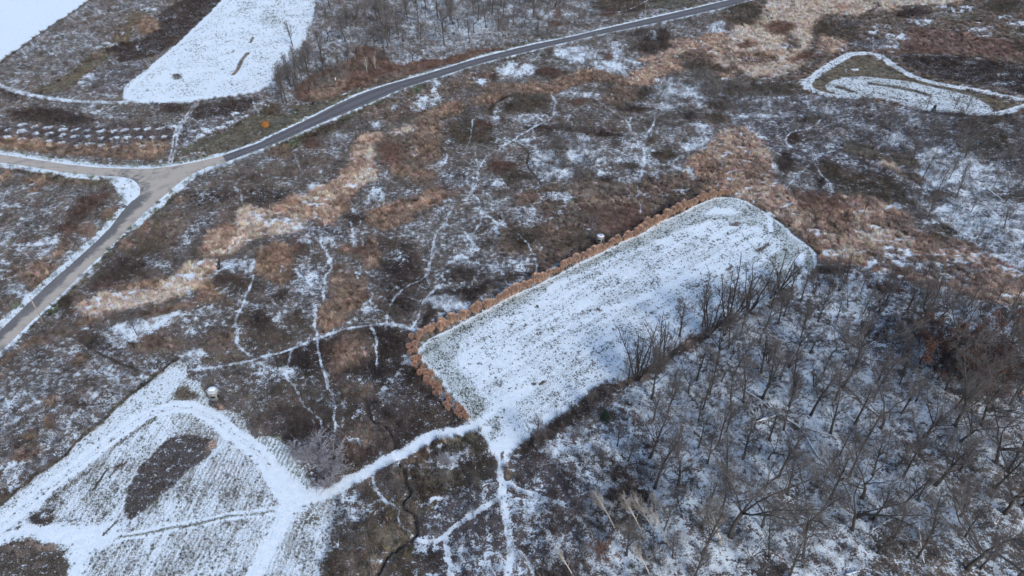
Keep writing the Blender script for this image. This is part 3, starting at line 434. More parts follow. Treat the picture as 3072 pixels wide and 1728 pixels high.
WH('L', [(500,100,140,130),(1300,250,110,70),(1250,800,180,120),(950,700,200,90),(1500,1050,200,90),(250,1200,150,80),(1950,560,140,80),(1780,480,110,60),(500,380,120,60),(750,1280,200,60),(1900,1400,160,50),(1900,950,90,60)], .88, 5)
BL('L', 1750,120, 280,130, 0, 'brn', .45, 8); BL('L', 560,780, 140,130, 0, 'dk', .4, 6); BL('L', 1000,950, 120,90, 0, 'dk', .42, 5); BL('L', 1130,1230, 110,40, 0, 'dk', .12, 3); BL('L', 1160,1390, 60,40, 0, 'rb', .2, 3); BL('L', 650,1350, 130,60, 0, 'brn', .45, 5); BL('L', 320,1370, 120,60, 0, 'dk', .15, 3); BL('L', 1450,520, 160,90, 0, 'dk', .5, 6)
# ---- sheet I scrub left of the lower field
WH('I', [(80,285,70,34),(240,215,40,28),(540,255,36,22),(100,690,60,60),(20,790,40,40),(690,150,50,30),(420,410,30,20),(870,75,26,20),(720,110,40,20)], .84, 1.2)
BL('I', 400,185, 64,34, 0, 'brt', .04, 1.2); BL('I', 370,335, 56,30, 0, 'brt', .04, 1.2); BL('I', 230,440, 62,26, -10, 'brt', .04, 1.2); BL('I', 185,565, 120,58, -8, 'brt', .04, 1.3); BL('I', 40,880, 80,60, -40, 'dko', .15, 2); BL('I', 640,200, 90,50, 0, 'dk', .15, 3); BL('I', 200,480, 100,24, 0, 'dk', .1, 2); BL('I', 350,600, 110,50, 0, 'pur', .35, 4)
TR('I', [(-100,1010),(0,945),(150,815),(300,690),(450,575),(650,405),(800,275),(950,140),(1040,60)], 2.2, .08, 'dko', .5)
# ------------------------------------------------------------------ outlines of the fields, roads and tracks
FIELD_TL = GL('A', [(-900,-500),(900,-300),(650,0),(520,95),(400,170),(240,280),(120,370),(0,455),(-200,600),(-900,1100)])
FIELD_T = smooth(GL('A', [(2000,-400),(1640,-40),(1560,52),(1400,205),(1200,390),(1100,470),(1000,550),(925,600),(890,650),(900,725),(1000,748),(1200,745),(1430,737),(1480,722),(1750,690),(1880,668)])
                 + GL('B', [(0,640),(70,540),(190,410),(260,330),(335,150),(365,-60),(500,-300)]), 1, True)
FIELD_L = smooth(GL('F', [(1090,1230),(1120,1150),(1200,1090),(1400,992),(1600,890),(1800,780),(2000,690)]) + GL('G', [(480,600),(700,490),(800,450),(900,390),(1050,320),(1200,240),(1350,170),(1500,95),(1600,75),(1700,75),(1800,110),(1900,170),(2000,240),(2100,310)])
                 + GL('H', [(430,350),(530,410),(590,470),(612,530),(600,575),(550,620),(480,660),(400,715)]) + GL('G', [(2000,765),(1900,830),(1780,900),(1700,935),(1600,962),(1450,1020),(1320,1090),(1200,1155),(1100,1240),(950,1320),(850,1380)])
                 + GL('K', [(830,0),(700,90),(600,170),(480,250),(350,340),(250,420),(130,510)]) + GL('J', [(1760,532),(1700,540),(1640,525),(1590,480),(1560,425),(1530,400),(1490,385),(1475,345),(1400,200),(1330,130),(1270,40),(1215,-20)]) + GL('F', [(1200,1370),(1130,1290)]), 1, True)
FIELD_L_IN = smooth(GL('F', [(1370,1220),(1420,1120),(1600,1000),(1850,880)]) + GL('G', [(350,710),(700,560),(1000,440),(1200,360),(1450,250),(1600,235),(1750,255),(1950,330),(2040,410),(2020,480),(1900,590),(1900,900),(1700,1000),(1300,1200),(900,1449)])
                 + GL('K', [(600,260),(130,700)]) + GL('J', [(1700,600),(1600,440),(1700,330),(1560,170)]) + GL('F', [(1500,1449),(1400,1320)]), 1, True)
FIELD_BL = smooth(GL('I', [(-900,1500),(-300,1180),(0,960),(150,832),(300,705),(450,590),(650,420),(800,290),(950,150),(1040,77),(1160,-20),(1250,-100),(1300,-115),(1375,-62),(1330,10),(1400,30),(1460,90),(1500,160),(1520,220),(1545,262),(1620,252),(1720,272),(1790,320),(1820,400),(1832,465),(1880,440),(1980,440),(2060,490),(2110,560)])
                 + GL('J', [(190,600),(250,690),(300,755),(360,805),(430,812),(500,775),(620,705),(760,635),(860,578),(960,518),(1080,450),(1220,388),(1350,370),(1480,355),(1540,400),(1400,412),(1250,445),(1130,505),(1000,575),(880,645),(700,745),(600,815),(500,872),(490,950),(480,1050),(460,1180),(420,1290),(350,1449),(250,1800)])
                 + GL('I', [(0,2200),(-900,2200)]), 1, True)
LEAF = smooth(GL('I', [(1290,418),(1370,412),(1480,430),(1570,475),(1545,550),(1440,640),(1330,720),(1300,775),(1150,890),(1000,1025),(915,1055),(890,900),(930,770),(1000,680),(1110,560),(1200,460)]), 1, True)
FIELD_R = smooth(GL('D', [(665,620),(700,592),(760,570),(860,550),(960,555),(1100,573),(1230,583),(1400,622),(1600,665),(1750,705),(1830,750),(1885,790),(1860,820),(1700,825),(1350,800),(1250,765),(1150,735),(1000,715),(850,712),(740,682),(680,655)]), 1, True)
LOOP = smooth(GL('D', [(2300,740),(2106,728),(1950,692),(1800,660),(1650,638),(1550,620),(1400,590),(1250,530),(1150,465),(1080,412),(1000,388),(900,388),(830,402),(760,440),(680,490),(600,540),(540,590),(530,620),(570,655),(650,682),(760,702),(900,708)]), 2)
LOOP2 = smooth(GL('D', [(1700,818),(1850,826),(1950,820),(2030,795),(2106,765),(2300,740)]), 2)
R_UP = GL('A', [(1600,1133),(1750,1080),(1900,1028)]) + GL('B', [(0,1003),(200,912),(400,815),(520,752),(700,672),(900,607),(1100,553),(1300,493),(1500,430)]) + GL('C', [(200,330),(483,275),(700,222),(900,176),(1100,130),(1300,85),(1500,38),(1680,-5),(2100,-110)])
R_LO = GL('A', [(1635,1178)]) + GL('B', [(0,1067),(150,1006),(300,936),(500,850),(700,768),(800,725),(950,657),(1100,605),(1300,545),(1500,475)]) + GL('C', [(200,375),(483,308),(700,256),(900,215),(1100,174),(1300,130),(1500,85),(1650,50),(1800,3),(2180,-90)])
ASPHALT = smooth(R_UP, 1) + smooth(R_LO, 1)[::-1]
GR_TOP = GL('A', [(-500,1030),(-200,1085),(0,1120),(300,1165),(500,1195),(700,1215),(900,1224),(1100,1224),(1250,1206),(1420,1176),(1600,1133)])
GR_SE = GL('A', [(1635,1178),(1500,1215),(1380,1270),(1280,1342)]) + GL('E', [(1180,77),(1050,190),(950,290),(850,390),(750,490),(650,580),(550,680),(450,780),(350,870),(250,960),(150,1060),(60,1148),(0,1200),(-400,1560)])
GR_W = GL('E', [(-400,1400),(0,1045),(100,950),(200,850),(300,757),(400,662),(500,578),(600,487),(700,398),(800,298),(880,190),(950,112)]) + GL('A', [(1012,1420),(1018,1370),(990,1325),(950,1297),(880,1283),(700,1275),(450,1250),(330,1227),(150,1200),(0,1180),(-200,1150),(-500,1090)])
GRAVEL = GR_TOP + GR_SE + GR_W
CREEK = [smooth(GL('J', [(700,150),(735,200),(740,260),(760,320),(850,350),(888,400),(918,470),(918,510),(900,560),(950,620),(1000,680),(1020,760),(1042,840),(1000,880),(965,905),(990,950),(1055,985),(1078,1050),(1090,1130),(1050,1185),(950,1250),(870,1300),(830,1380),(780,1460),(740,1600)]), 2),
         smooth(GL('B', [(1740,1000),(1800,1030),(1860,1065),(1900,1125),(1880,1170),(1900,1230),(1960,1290),(1985,1340)]), 2),
         smooth(GL('E', [(1560,560),(1590,600),(1570,520),(1640,460),(1700,400)]), 1)]
# seedlings with a cleared, snow filled ring round each: rows from back to front (sheet A)
SEED_ROWS = [[(160,905),(255,915),(345,922),(445,932),(540,937),(635,943),(735,948),(820,952),(905,947),(995,942),(1078,935),(1165,928),(1250,915)],
             [(60,938),(165,950),(258,962),(357,967),(453,977),(548,985),(635,992),(733,1003),(825,1005),(915,1005),(1010,1000),(1108,998),(1205,990),(1295,975)],
             [(50,990),(155,1003),(250,1012),(352,1020),(445,1032),(565,1050),(640,1050),(745,1055),(835,1065),(1035,1055),(1140,1050)],
             [(1388,952),(1445,985),(1475,935),(1505,950),(1600,915),(1660,880),(1700,825),(1775,842)]]
# ------------------------------------------------------------------ ground: one height field, finer near the camera, split into ground, fields, roads
NR, NC = 840, 1100
a0, a1 = math.asinh(58/120), math.asinh(505/120)
Yr = 120*np.sinh(np.linspace(a0, a1, NR)); Wr = 112 + (Yr-62)*.645
U = np.linspace(-1, 1, NC)
GX = Wr[:, None]*U[None, :]; GY = np.repeat(Yr[:, None], NC, 1)
wx = (fnoise(GX/7, GY/7, 3)-.5)*4.2 + (fnoise(GX/1.6, GY/1.6, 5, 2)-.5)*1.7
wy = (fnoise(GX/7, GY/7, 33)-.5)*4.2 + (fnoise(GX/1.6, GY/1.6, 35, 2)-.5)*1.7
veg = np.zeros((NR, NC, 3)); veg[:] = PAL['gb']; snow = np.full((NR, NC), .4); kind = np.zeros((NR, NC)); creek = np.zeros((NR, NC))
def window(P, pad):
    P = np.asarray(P); x0, y0 = P.min(0)-pad; x1, y1 = P.max(0)+pad
    r0, r1 = np.searchsorted(Yr, [y0, y1])
    if r1 <= r0: return None
    W = np.array([Wr[r0], Wr[min(r1, NR-1)]])
    u0 = min(x0/W[0], x0/W[1]); u1 = max(x1/W[0], x1/W[1])
    c0, c1 = np.searchsorted(U, [u0, u1])
    if c1 <= c0: return None
    return slice(r0, r1), slice(c0, c1)
for (t, P, pal, sn, f, dens, wp) in OPS:
    s = window(P, 7)
    if s is None: continue
    X = GX[s] + wx[s]*wp; Y = GY[s] + wy[s]*wp
    if t == 'p':
        d = sdf_poly(P, X, Y)[0]; k = 1 - sstep(-f, f*.6, d)
    elif t == 'l':
        d = dist_line(P, X, Y); k = 1 - sstep(f*.11, f*.11+.23+f*.14, d)
        if sn is not None and sn > .3: k = k*np.clip(.8+.5*fnoise(GX[s]/2.2, GY[s]/2.2, 91, 2), 0, 1)
    else:
        d = dist_line(P, X, Y); k = 1 - sstep(f*.4, f*1.6, d); creek[s] = np.maximum(creek[s], (d < f*.4)*1.)
    if pal is not None:
        veg[s] = veg[s]*(1-k[..., None]) + np.array(PAL[pal])*k[..., None]
        kind[s] = kind[s]*(1-k) + KIND.get(pal, 0)*k
    if sn is not None:
        snow[s] = snow[s]*(1-k) + sn*k
# natural mottling
mo = fnoise(GX/5, GY/5, 51, 3)-.5; mo2 = fnoise(GX/1.4, GY/1.4, 61, 3)-.5; mo3 = fnoise(GX/14, GY/14, 71, 2)-.5
mott = mo*.55 + mo2*.5 + mo3*.25
trk = (snow > .8)
st_ = sstep(.52, .66, fnoise((GX*.9+GY*.25)/3.4, (GY-GX*.15)/1.15, 77, 3)); wk_ = np.clip(1-np.abs(kind-1)*1.3, 0, 1)
snow = snow + wk_*np.clip(snow*2.2, 0, 1)*(st_-.36)*1.0*(snow < .93)
veg *= (1 + wk_*(fnoise((GX*.9+GY*.25)/2.2, (GY-GX*.15)/.8, 78, 2)-.5)*.8)[..., None]
snow = np.where(snow > .93, snow, np.clip(snow + mott*(.75*np.clip(snow*3.2, .12, 1)), 0.0, .97))
veg *= (1 + (fnoise(GX/3, GY/3, 81, 3)-.5)[..., None]*.9)
hue = (fnoise(GX/9, GY/9, 87, 2)-.5)[..., None]*np.array([.16, 0, -.14])
veg *= (1+hue)
# creek bed
zc = np.zeros((NR, NC)); creekd = np.full((NR, NC), 9.)
for P in CREEK:
    s = window(P, 6); d = dist_line(P, GX[s]+wx[s]*.25, GY[s]+wy[s]*.25); creekd[s] = np.minimum(creekd[s], d)
k = 1-sstep(.1, .65, creekd); zc -= .7*k; veg = veg*(1-k[..., None]) + np.array((.06, .05, .04))*k[..., None]; snow *= 1-k*.9
creek = np.maximum(creek, creekd < .14)
rowu = np.zeros((NR, NC)); rows = np.zeros((NR, NC)); zone = np.zeros((NR, NC), int); cut = np.full((NR, NC), 9.)
smoothz = np.zeros((NR, NC))
def field(P, zid, amp=.35, fn=None, snap=False):
    s = window(P, 3)
    if snap:
        d, nx, ny = sdf_poly(P, GX[s], GY[s])
        cell = (Wr[s[0]]*2/NC)[:, None]*.75
        m = np.abs(d) < cell
        GX[s] = np.where(m, nx, GX[s]); GY[s] = np.where(m, ny, GY[s]); d = np.where(m, 0, d)
    else: d = sdf_poly(P, GX[s]+wx[s]*amp, GY[s]+wy[s]*amp)[0]
    ins = d < 1e-6
    if fn: fn(s, d, ins)
    z = zone[s]; z[ins] = zid; zone[s] = z
    smoothz[s] = np.maximum(smoothz[s], 1-sstep(0, 2, d))
def setv(s, m, col=None, sn=None, kd=None):
    m = m.astype(float)
    if col is not None: veg[s] = veg[s]*(1-m[..., None]) + np.array(PAL[col] if isinstance(col, str) else col)*m[..., None]
    if sn is not None: snow[s] = snow[s]*(1-m) + sn*m
    if kd is not None: kind[s] = kind[s]*(1-m) + kd*m
def dirphase(q, a, b, s):               # distance across rows that run from a to b
    p = np.array(G(q, *a)); r = np.array(G(q, *b)); d = (r-p)/np.linalg.norm(r-p)
    return (GX[s]-p[0])*d[1] - (GY[s]-p[1])*d[0]
def f_tl(s, d, i): setv(s, i, 'gfld', .975, 3); setv(s, (np.abs(d) < .6)*1., 'dk', .25)
def f_t(s, d, i):
    n = fnoise(GX[s]/9, GY[s]/9, 101, 3)
    setv(s, i, 'gfld', np.clip(.87 + (n-.5)*.25, .6, .97), 3); rows[s] = np.where(i, .12, rows[s]); rowu[s] = np.where(i, dirphase('A', (925,640), (1640,0), s), rowu[s])
def f_l(s, d, i):
    pa = np.array(G('G', 0, 850)); pb = np.array(G('G', 1500, 95)); dd_ = (pb-pa)/np.linalg.norm(pb-pa); al = (GX[s]-pa[0])*dd_[0]+(GY[s]-pa[1])*dd_[1]; ac = (GX[s]-pa[0])*dd_[1]-(GY[s]-pa[1])*dd_[0]
    mow = fnoise(al/16, ac/1.5, 119, 2)
    n = fnoise(GX[s]/7, GY[s]/7, 111, 3); n2 = fnoise(GX[s]/2.5, GY[s]/2.5, 113, 2)
    setv(s, i, (.15, .155, .135), np.clip(.775 + (n-.5)*.22 + (n2-.5)*.2 + (mow-.5)*.42, .45, .95), 3)
    d2 = sdf_poly(FIELD_L_IN, GX[s]+wx[s]*.8, GY[s]+wy[s]*.8)[0]
    rim = i*sstep(-1.2, .8, d2)
    setv(s, rim, 'gfld', np.clip(.56 + (n-.5)*.25 + (mow-.5)*.2, .34, .74))
    setv(s, i*(1-sstep(.2, 1.5, -d))*rim, None, .93)
    rows[s] = np.where(i, .05, rows[s]); rowu[s] = np.where(i, dirphase('G', (0,850), (1500,95), s), rowu[s])
def rowu_l(s): return dirphase('I', (1100,1500), (1560,620), s)
def f_bl(s, d, i):
    n = fnoise(GX[s]/5, GY[s]/5, 121, 3)
    n5 = fnoise(rowu_l(s)/1.1, (GX[s]+GY[s])/6, 127, 2); setv(s, i, (.25, .24, .215), np.clip(.60+(n-.5)*.4+(n5-.5)*.5, .28, .88), 3)
    rows[s] = np.where(i, .16, rows[s]); rowu[s] = np.where(i, dirphase('I', (1100,1500), (1560,620), s), rowu[s])
def f_r(s, d, i):
    n = fnoise(GX[s]/5, GY[s]/5, 131, 3)
    setv(s, i, (.2, .18, .14), np.clip(.66+(n-.5)*.4, .35, .85), 3); rows[s] = np.where(i, .6, rows[s]); rowu[s] = np.where(i, dirphase('D', (850,650), (1750,780), s), rowu[s])
field(FIELD_TL, 1, .2, f_tl); field(FIELD_T, 2, .3, f_t); field(FIELD_L, 3, .3, f_l); field(FIELD_BL, 4, .35, f_bl); field(FIELD_R, 5, .3, f_r)
# details inside the fields ------------------------------------------------
def strip(q, pts, w, sn, col=None, f=.8, kd=None, rw=None, amp=.3, jit=.0, hard=None):
    P = smooth(GL(q, pts), 2); s = window(P, w+4)
    if s is None: return
    d = dist_line(P, GX[s]+wx[s]*amp, GY[s]+wy[s]*amp)
    k = 1-sstep(w/2-f/2, w/2+f/2, d)
    if jit: k = k*np.clip(1-jit+2*jit*fnoise(GX[s]/1.2, GY[s]/1.2, 141, 2), 0, 1)
    setv(s, k, col, sn, kd)
    if rw is not None: rows[s] = rows[s]*(1-k)+rw*k
def patch(q, pts, sn, col=None, f=1., kd=None, rw=None, amp=.6):
    P = smooth(GL(q, pts), 1, True); s = window(P, 4)
    d = sdf_poly(P, GX[s]+wx[s]*amp, GY[s]+wy[s]*amp)[0]; k = 1-sstep(-f, f*.5, d)
    setv(s, k, col, sn, kd)
    if rw is not None: rows[s] = rows[s]*(1-k)+rw*k
def pblob(q, cx, cy, rx, ry, ang, sn, col, f=.7, kd=None, rw=0.):
    a = radians(ang); patch(q, [(cx+rx*cos(t)*cos(a)-ry*sin(t)*sin(a), cy+rx*cos(t)*sin(a)+ry*sin(t)*cos(a)) for t in np.linspace(0, 2*pi, 11)[:-1]], sn, col, f, kd, rw)
# top field
strip('A', [(905,735),(1200,728),(1500,705),(1800,675),(1960,600)], 3.5, .95, rw=0.)
pblob('A', 1960,140,90,70,0,.72,'gfld',3); pblob('A', 1280,555,40,24,0,.3,'dko',1.5); pblob('A',1800,40,90,30,0,.75,'gfld',3); pblob('A',1075,655,16,9,0,.4,'dko',.8)
strip('A', [(1690,540),(1720,500),(1750,440),(1790,385)], 1.9, .1, 'brt', jit=.2, kd=1); strip('A', [(1815,310),(1830,270)], 1.3, .2, 'brt', kd=1); strip('A', [(1680,382),(1695,365)], 1.1, .2, 'brt', kd=1)
strip('A', [(905,725),(925,640),(1100,500),(1400,225),(1640,-10)], 2., .96, rw=0.)
# long field
for (q, cx, cy, rx, ry, an, c) in [('G',1725,275,62,15,0,'brn'),('G',1890,440,56,22,-30,'brn'),('G',1665,585,38,14,-25,'brn'),('G',1440,725,30,7,-28,'dko'),('G',1505,685,40,10,-28,'dko'),('G',1570,650,24,9,-28,'dko'),('G',265,868,17,13,0,'brn'),
    ('G',705,900,42,16,0,'rb'),('G',285,1055,26,18,0,'dko'),('J',1938,62,24,20,-30,'brn'),('J',1990,50,30,24,-20,'brn'),('J',1752,195,15,20,40,'rb'),('J',1724,240,20,12,0,'rb'),('G',1110,700,70,35,-20,None),('G',820,690,90,35,-20,None)]:
    pblob(q, cx, cy, rx, ry, an, .22 if c else .62, c, .6, 1 if c == 'brn' else 0)
patch('G', [(1480,180),(1560,140),(1750,170),(1760,200),(1500,215)], .93, f=2.)
strip('G', [(1960,190),(1955,320)], 1.5, .93, f=1.); strip('H', [(255,180),(262,320)], 1.2, .9, f=1.); strip('H', [(500,480),(470,560),(520,620)], 2.2, .92, f=1.5)
strip('G', [(820,1400),(1100,1230),(1450,1010),(1780,890),(1960,780)], 3., .92, rw=0., f=3); strip('G', [(760,900),(1050,800),(1400,640),(1700,520)], 2.2, .92, f=2)
strip('J', [(1640,520),(1700,500),(1800,470),(2000,330),(2150,240)], 2.6, .95, rw=0., f=2.5); patch('J', [(1590,440),(1650,470),(1760,480),(1880,400),(1900,440),(1800,540),(1640,535),(1590,490)], .97, f=1.5, rw=0.)
strip('J', [(1500,365),(1600,290),(1750,180),(1900,90)], 2.2, .93, f=2)
# lower left field
patch('I', [(-300,1150),(0,965),(450,595),(1000,110),(1240,-90),(1360,-50),(1260,140),(1050,260),(850,410),(500,690),(150,980),(-300,1350)], .77, 'gfld', rw=.1)
patch('I', [(1310,20),(1400,30),(1470,100),(1510,200),(1545,262),(1450,250),(1270,200)], .66, (.19,.17,.12), rw=.2)
pblob('I', 1335,150,95,52,5,.1,'ol2',1.,2); pblob('I',1320,100,50,20,0,.2,'ol2',1.,2); pblob('I',1590,237,36,14,0,.02,'tan',.5,2)
patch('I', [(1540,262),(1620,252),(1720,272),(1790,320),(1832,400),(1832,468),(1740,400)], .56, (.2,.18,.15), rw=.2)
patch('I', [(1860,470),(1880,440),(1980,440),(2060,490),(2110,560),(2200,700),(2250,760),(2350,815),(2100,800),(1990,620)], .64, 'gfld', rw=.4)
strip('I', [(-250,1290),(0,1090),(200,930),(400,775),(600,620),(750,500),(900,385),(1050,285),(1200,240),(1350,232),(1500,285),(1650,375),(1800,495),(1930,630),(2030,790),(2090,900)], 3.8, .97, rw=.0, amp=.4, f=1.)
TRK = [(-250,1290),(0,1090),(200,930),(400,775),(600,620),(750,500),(900,385),(1050,285),(1200,240),(1350,232),(1500,285),(1650,375),(1800,495),(1930,630),(2030,790),(2090,900),(2050,1040),(1970,1180),(1900,1320),(1830,1470)]
for o_ in (-13, 13): strip('I', [(x, y+o_) if x < 1300 else (x+o_*.8, y-o_*.5) for x, y in TRK], .3, .62, (.2,.19,.16), f=.35, amp=.2, jit=.3)
strip('J', [(60,700),(130,830),(200,880),(330,870),(420,850)], 4., .975, rw=0., f=1.5, amp=.5); strip('J', [(330,870),(430,850),(600,770),(900,590),(1200,420),(1500,372),(1560,385)], 2.7, .975, rw=0., f=1.5, amp=.5)
strip('I', [(2090,880),(2050,1040),(1970,1180),(1900,1320),(1830,1470),(1760,1700)], 3.6, .93, rw=.1, f=1.2)
patch('I', [(1960,640),(2100,700),(2330,830),(2430,860),(2300,930),(2150,1050),(2030,1100),(2020,900)], .97, rw=0., f=2.)
strip('I', [(810,1165),(1200,1095),(1500,1035),(1960,965)], 1.0, .93, f=.6); strip('I', [(860,1200),(1200,1125),(1500,1065),(1960,1000)], .9, .9, f=.6); strip('I', [(830,1183),(1200,1110),(1500,1050),(1960,983)], .6, .35, 'gfld', f=.4)
strip('I', [(-200,1300),(0,1230),(120,1150),(300,1120),(420,1130),(560,1160),(800,1140)], 4.5, .95, rw=.05, f=2.5); strip('I', [(520,1449),(560,1330),(640,1230),(760,1160)], 5, .93, rw=.1, f=3)
for x in (-.9, .9): strip('I', [(0,1090+x*12),(200,930+x*12),(400,775+x*12),(600,620+x*12),(750,500+x*12),(900,385+x*12)], .35, .75, 'gfld', f=.3)
patch('I', [(-300,1300),(0,1240),(80,1200),(200,1175),(350,1195),(450,1225),(500,1290),(520,1350),(490,1449),(420,1560),(-300,1700)], .24, 'dko', 1.2, 0, 0.)
pblob('I', 320,1215,170,30,5,.06,'brt',.9,0); pblob('I',120,1290,130,60,0,.12,'brn',1.5,0); pblob('I',280,1370,60,30,0,.1,'brn',1.,0)
pblob('I', 310,1022,104,66,-20,.2,'dk',.8,0); pblob('I',315,1010,52,32,-20,.6,'gb',.8,0); pblob('I',440,910,26,18,0,.3,'dko',.6,0); pblob('I',120,1110,50,22,-10,.45,'dko',.8,0)
pblob('J', 330,1035,75,60,0,.42,'ol2',1.2,2,.1); pblob('I',1640,690,200,110,-30,.6,(.2,.15,.12),5,None,.3); pblob('I',880,650,50,30,-40,.4,'rl',1.5,None,.4)
strip('I', [(665,830),(720,750),(775,670)], .5, .05, 'dk', f=.3); strip('I', [(760,1150),(850,1050)], .5, .2, 'dko', f=.3); strip('I', [(800,720),(860,650),(920,620)], .6, .2, 'rb', f=.4)
strip('I', [(820,520),(950,430),(1060,340),(1120,310)], 1.2, .45, 'ol2', f=1.); strip('I', [(360,900),(560,760),(700,640)], 1., .4, 'ol2', f=1.)
s = window(LEAF, 4); dl = sdf_poly(LEAF, GX[s]+wx[s]*.4, GY[s]+wy[s]*.4)[0]; kk = 1-sstep(-.5, .3, dl)
setv(s, kk, 'pur', .24, 0); veg[s] *= (1-.25*kk[..., None]); rows[s] *= 1-kk; LEAFK = np.zeros((NR, NC)); LEAFK[s] = kk
pblob('I', 1545,500,50,34,-20,.04,'tan',.8,1); pblob('I',1500,540,40,30,0,.1,'brn',.8,1)
# striped right field: bare islands
strip('D', [(760,628),(800,640),(855,662)], 3.4, .15, 'ol2', f=1.5, rw=0.); strip('D', [(1000,608),(1130,622),(1300,655),(1420,692)], 3.4, .2, 'ol2', f=2., rw=0.); strip('D', [(1120,700),(1300,735),(1500,765)], 1., .45, 'ol2', f=1., rw=.3)
def track(P, zid, w, sn=.93):
    s = window(P, w+3); d = dist_line(P, GX[s]+wx[s]*.25, GY[s]+wy[s]*.25)
    k = 1-sstep(w/2-.4, w/2+.4, d); setv(s, k, (.2, .18, .14), sn, 3)
    k2 = 1-sstep(.2, .9, np.abs(d-w*.24)); setv(s, k2*k*.0, 'ol2', .5)
    rut = np.exp(-((d-0)/(.4))**2)*.2; snow[s] -= rut*k
    z = zone[s]; z[d < w/2] = zid; zone[s] = z
track(LOOP, 6, 4.7, .78); track(LOOP2, 6, 3.6, .78)
# planting circles
for r in SEED_ROWS:
    for (x, y) in r:
        c = G('A', x, y); s = window([c], 4)
        dd = np.hypot(GX[s]+wx[s]*.45-c[0], GY[s]+wy[s]*.45-c[1]); setv(s, 1-sstep(1.3, 2.2, dd), None, .97 if y < 1040 else .6, 3)
# road edges, verges, road surfaces
def verge(P, w, sn, off=0., col=None, jit=.3, amp=.3):
    s = window(P, w+4); d = dist_line(P, GX[s]+wx[s]*amp, GY[s]+wy[s]*amp)
    k = 1-sstep(w-.5, w+.5, d); k = k*np.clip(1-jit+2*jit*fnoise(GX[s]/1.5, GY[s]/1.5, 151, 2), 0, 1); setv(s, k, col, sn)
verge(R_UP, 1.7, .78, col='gfld', jit=.45); verge(R_LO, 1.7, .76, col='gfld', jit=.5); verge(R_UP, .7, .95, jit=.1); verge(R_LO, .5, .93, jit=.15)
verge(GR_TOP, 3.2, .74, col='gfld', jit=.5); verge(GR_TOP, 1.1, .96, jit=0.05); verge(GR_SE, .9, .93, jit=.2); verge(GR_SE[:7], 3.4, .82, col='gfld', jit=.4); verge(GR_W[:11], 2.6, .8, col='gfld', jit=.4); verge(GR_W[11:], 3., .8, col='gfld')
patch('A', [(800,1300),(900,1285),(980,1310),(1018,1360),(1020,1470),(940,1500),(880,1440),(820,1370),(790,1330)], .93, 'gfld', f=1.)
field(ASPHALT, 7, 0, None, True); field(GRAVEL, 8, 0, None, True)
mesh_z = (fnoise(GX/14, GY/14, 161, 2)-.5)*.9 + (fnoise(GX/2.2, GY/2.2, 171, 2)-.5)*.32
flat = np.clip(smoothz, 0, 1)
GZ = mesh_z*(1-flat*.85)*np.clip(1-0*flat, 0, 1) + zc
inroad = (zone == 7) | (zone == 8)
for P in (ASPHALT, GRAVEL):
    s = window(P, 5); d = sdf_poly(P, GX[s], GY[s])[0]; k = 1-sstep(0, 3.5, d)
    GZ[s] = GZ[s]*(1-k) + .12*k
snow = np.clip(snow, 0, 1)
# ------------------------------------------------------------------ ground material
def ground_mat(name, road=False):
    m, nt, b = newmat(name); N = NT(nt)
    pos = N.n('ShaderNodeNewGeometry').outputs['Position']
    vc = N.attr('veg').outputs['Color']; sn = N.attr('snow_cover').outputs['Fac']; ru = N.attr('row_u').outputs['Fac']; rs = N.attr('row_strength').outputs['Fac']
    n1 = N.noise(pos, 2.6, 3, .62); n2 = N.noise(pos, .75, 2, .55); n3 = N.noise(N.vscale(pos, (1, 1, 1)), 7.5, 1, .5)
    T = N.math('ADD', N.math('MULTIPLY', n1, .45), N.math('ADD', N.math('MULTIPLY', n2, .38), N.math('MULTIPLY', n3, .17)))
    fi = N.attr('fine').outputs['Fac']; n4 = N.noise(pos, 5.2, 2, .6)
    T2 = N.math('ADD', N.math('MULTIPLY', n1, .3), N.math('ADD', N.math('MULTIPLY', n3, .28), N.math('MULTIPLY', n4, .42)))
    T = N.math('ADD', N.math('MULTIPLY', T, N.math('SUBTRACT', 1., fi)), N.math('MULTIPLY', T2, fi))
    T = N.math('MULTIPLY_ADD', N.math('SUBTRACT', T, .5), 3.7, .5)
    wob = N.noise(pos, .35, 2)
    ph = N.math('MULTIPLY', N.math('ADD', ru, N.math('MULTIPLY', wob, 1.2)), 2*pi/.95)
    T = N.math('ADD', T, N.math('MULTIPLY', N.math('SINE', ph), N.math('MULTIPLY', rs, .55)))
    d = N.math('SUBTRACT', sn, T)
    k = N.ramp(d, -.10, .16)
    # bare stems and litter: strong fine grain
    g1 = N.noise(pos, 4.2, 4, .7); g2 = N.noise(pos, 1.3, 2)
    br = N.math('ADD', N.math('MULTIPLY', N.ramp(g1, .3, .72), 1.35), N.math('MULTIPLY', N.ramp(g2, .3, .7), .35))
    br = N.math('ADD', br, .2)
    cb = N.n('ShaderNodeCombineColor'); [nt.links.new(br, cb.inputs[i]) for i in range(3)]
    soil = N.mix(1.0, vc, cb.outputs[0], 'MULTIPLY')
    sc = N.mix(N.ramp(n2, .3, .7), (.69, .785, .85, 1), (.79, .86, .91, 1))
    col = N.mix(k, soil, sc)
    nt.links.new(col, b.inputs['Base Color'])
    bp = N.n('ShaderNodeBump'); bp.inputs['Strength'].default_value = .6; bp.inputs['Distance'].default_value = .12
    nt.links.new(N.math('MULTIPLY_ADD', k, -.4, g1), bp.inputs['Height']); nt.links.new(bp.outputs[0], b.inputs['Normal'])
    b.inputs['Roughness'].default_value = .95
    return m
M_GROUND = ground_mat('ground_cover')
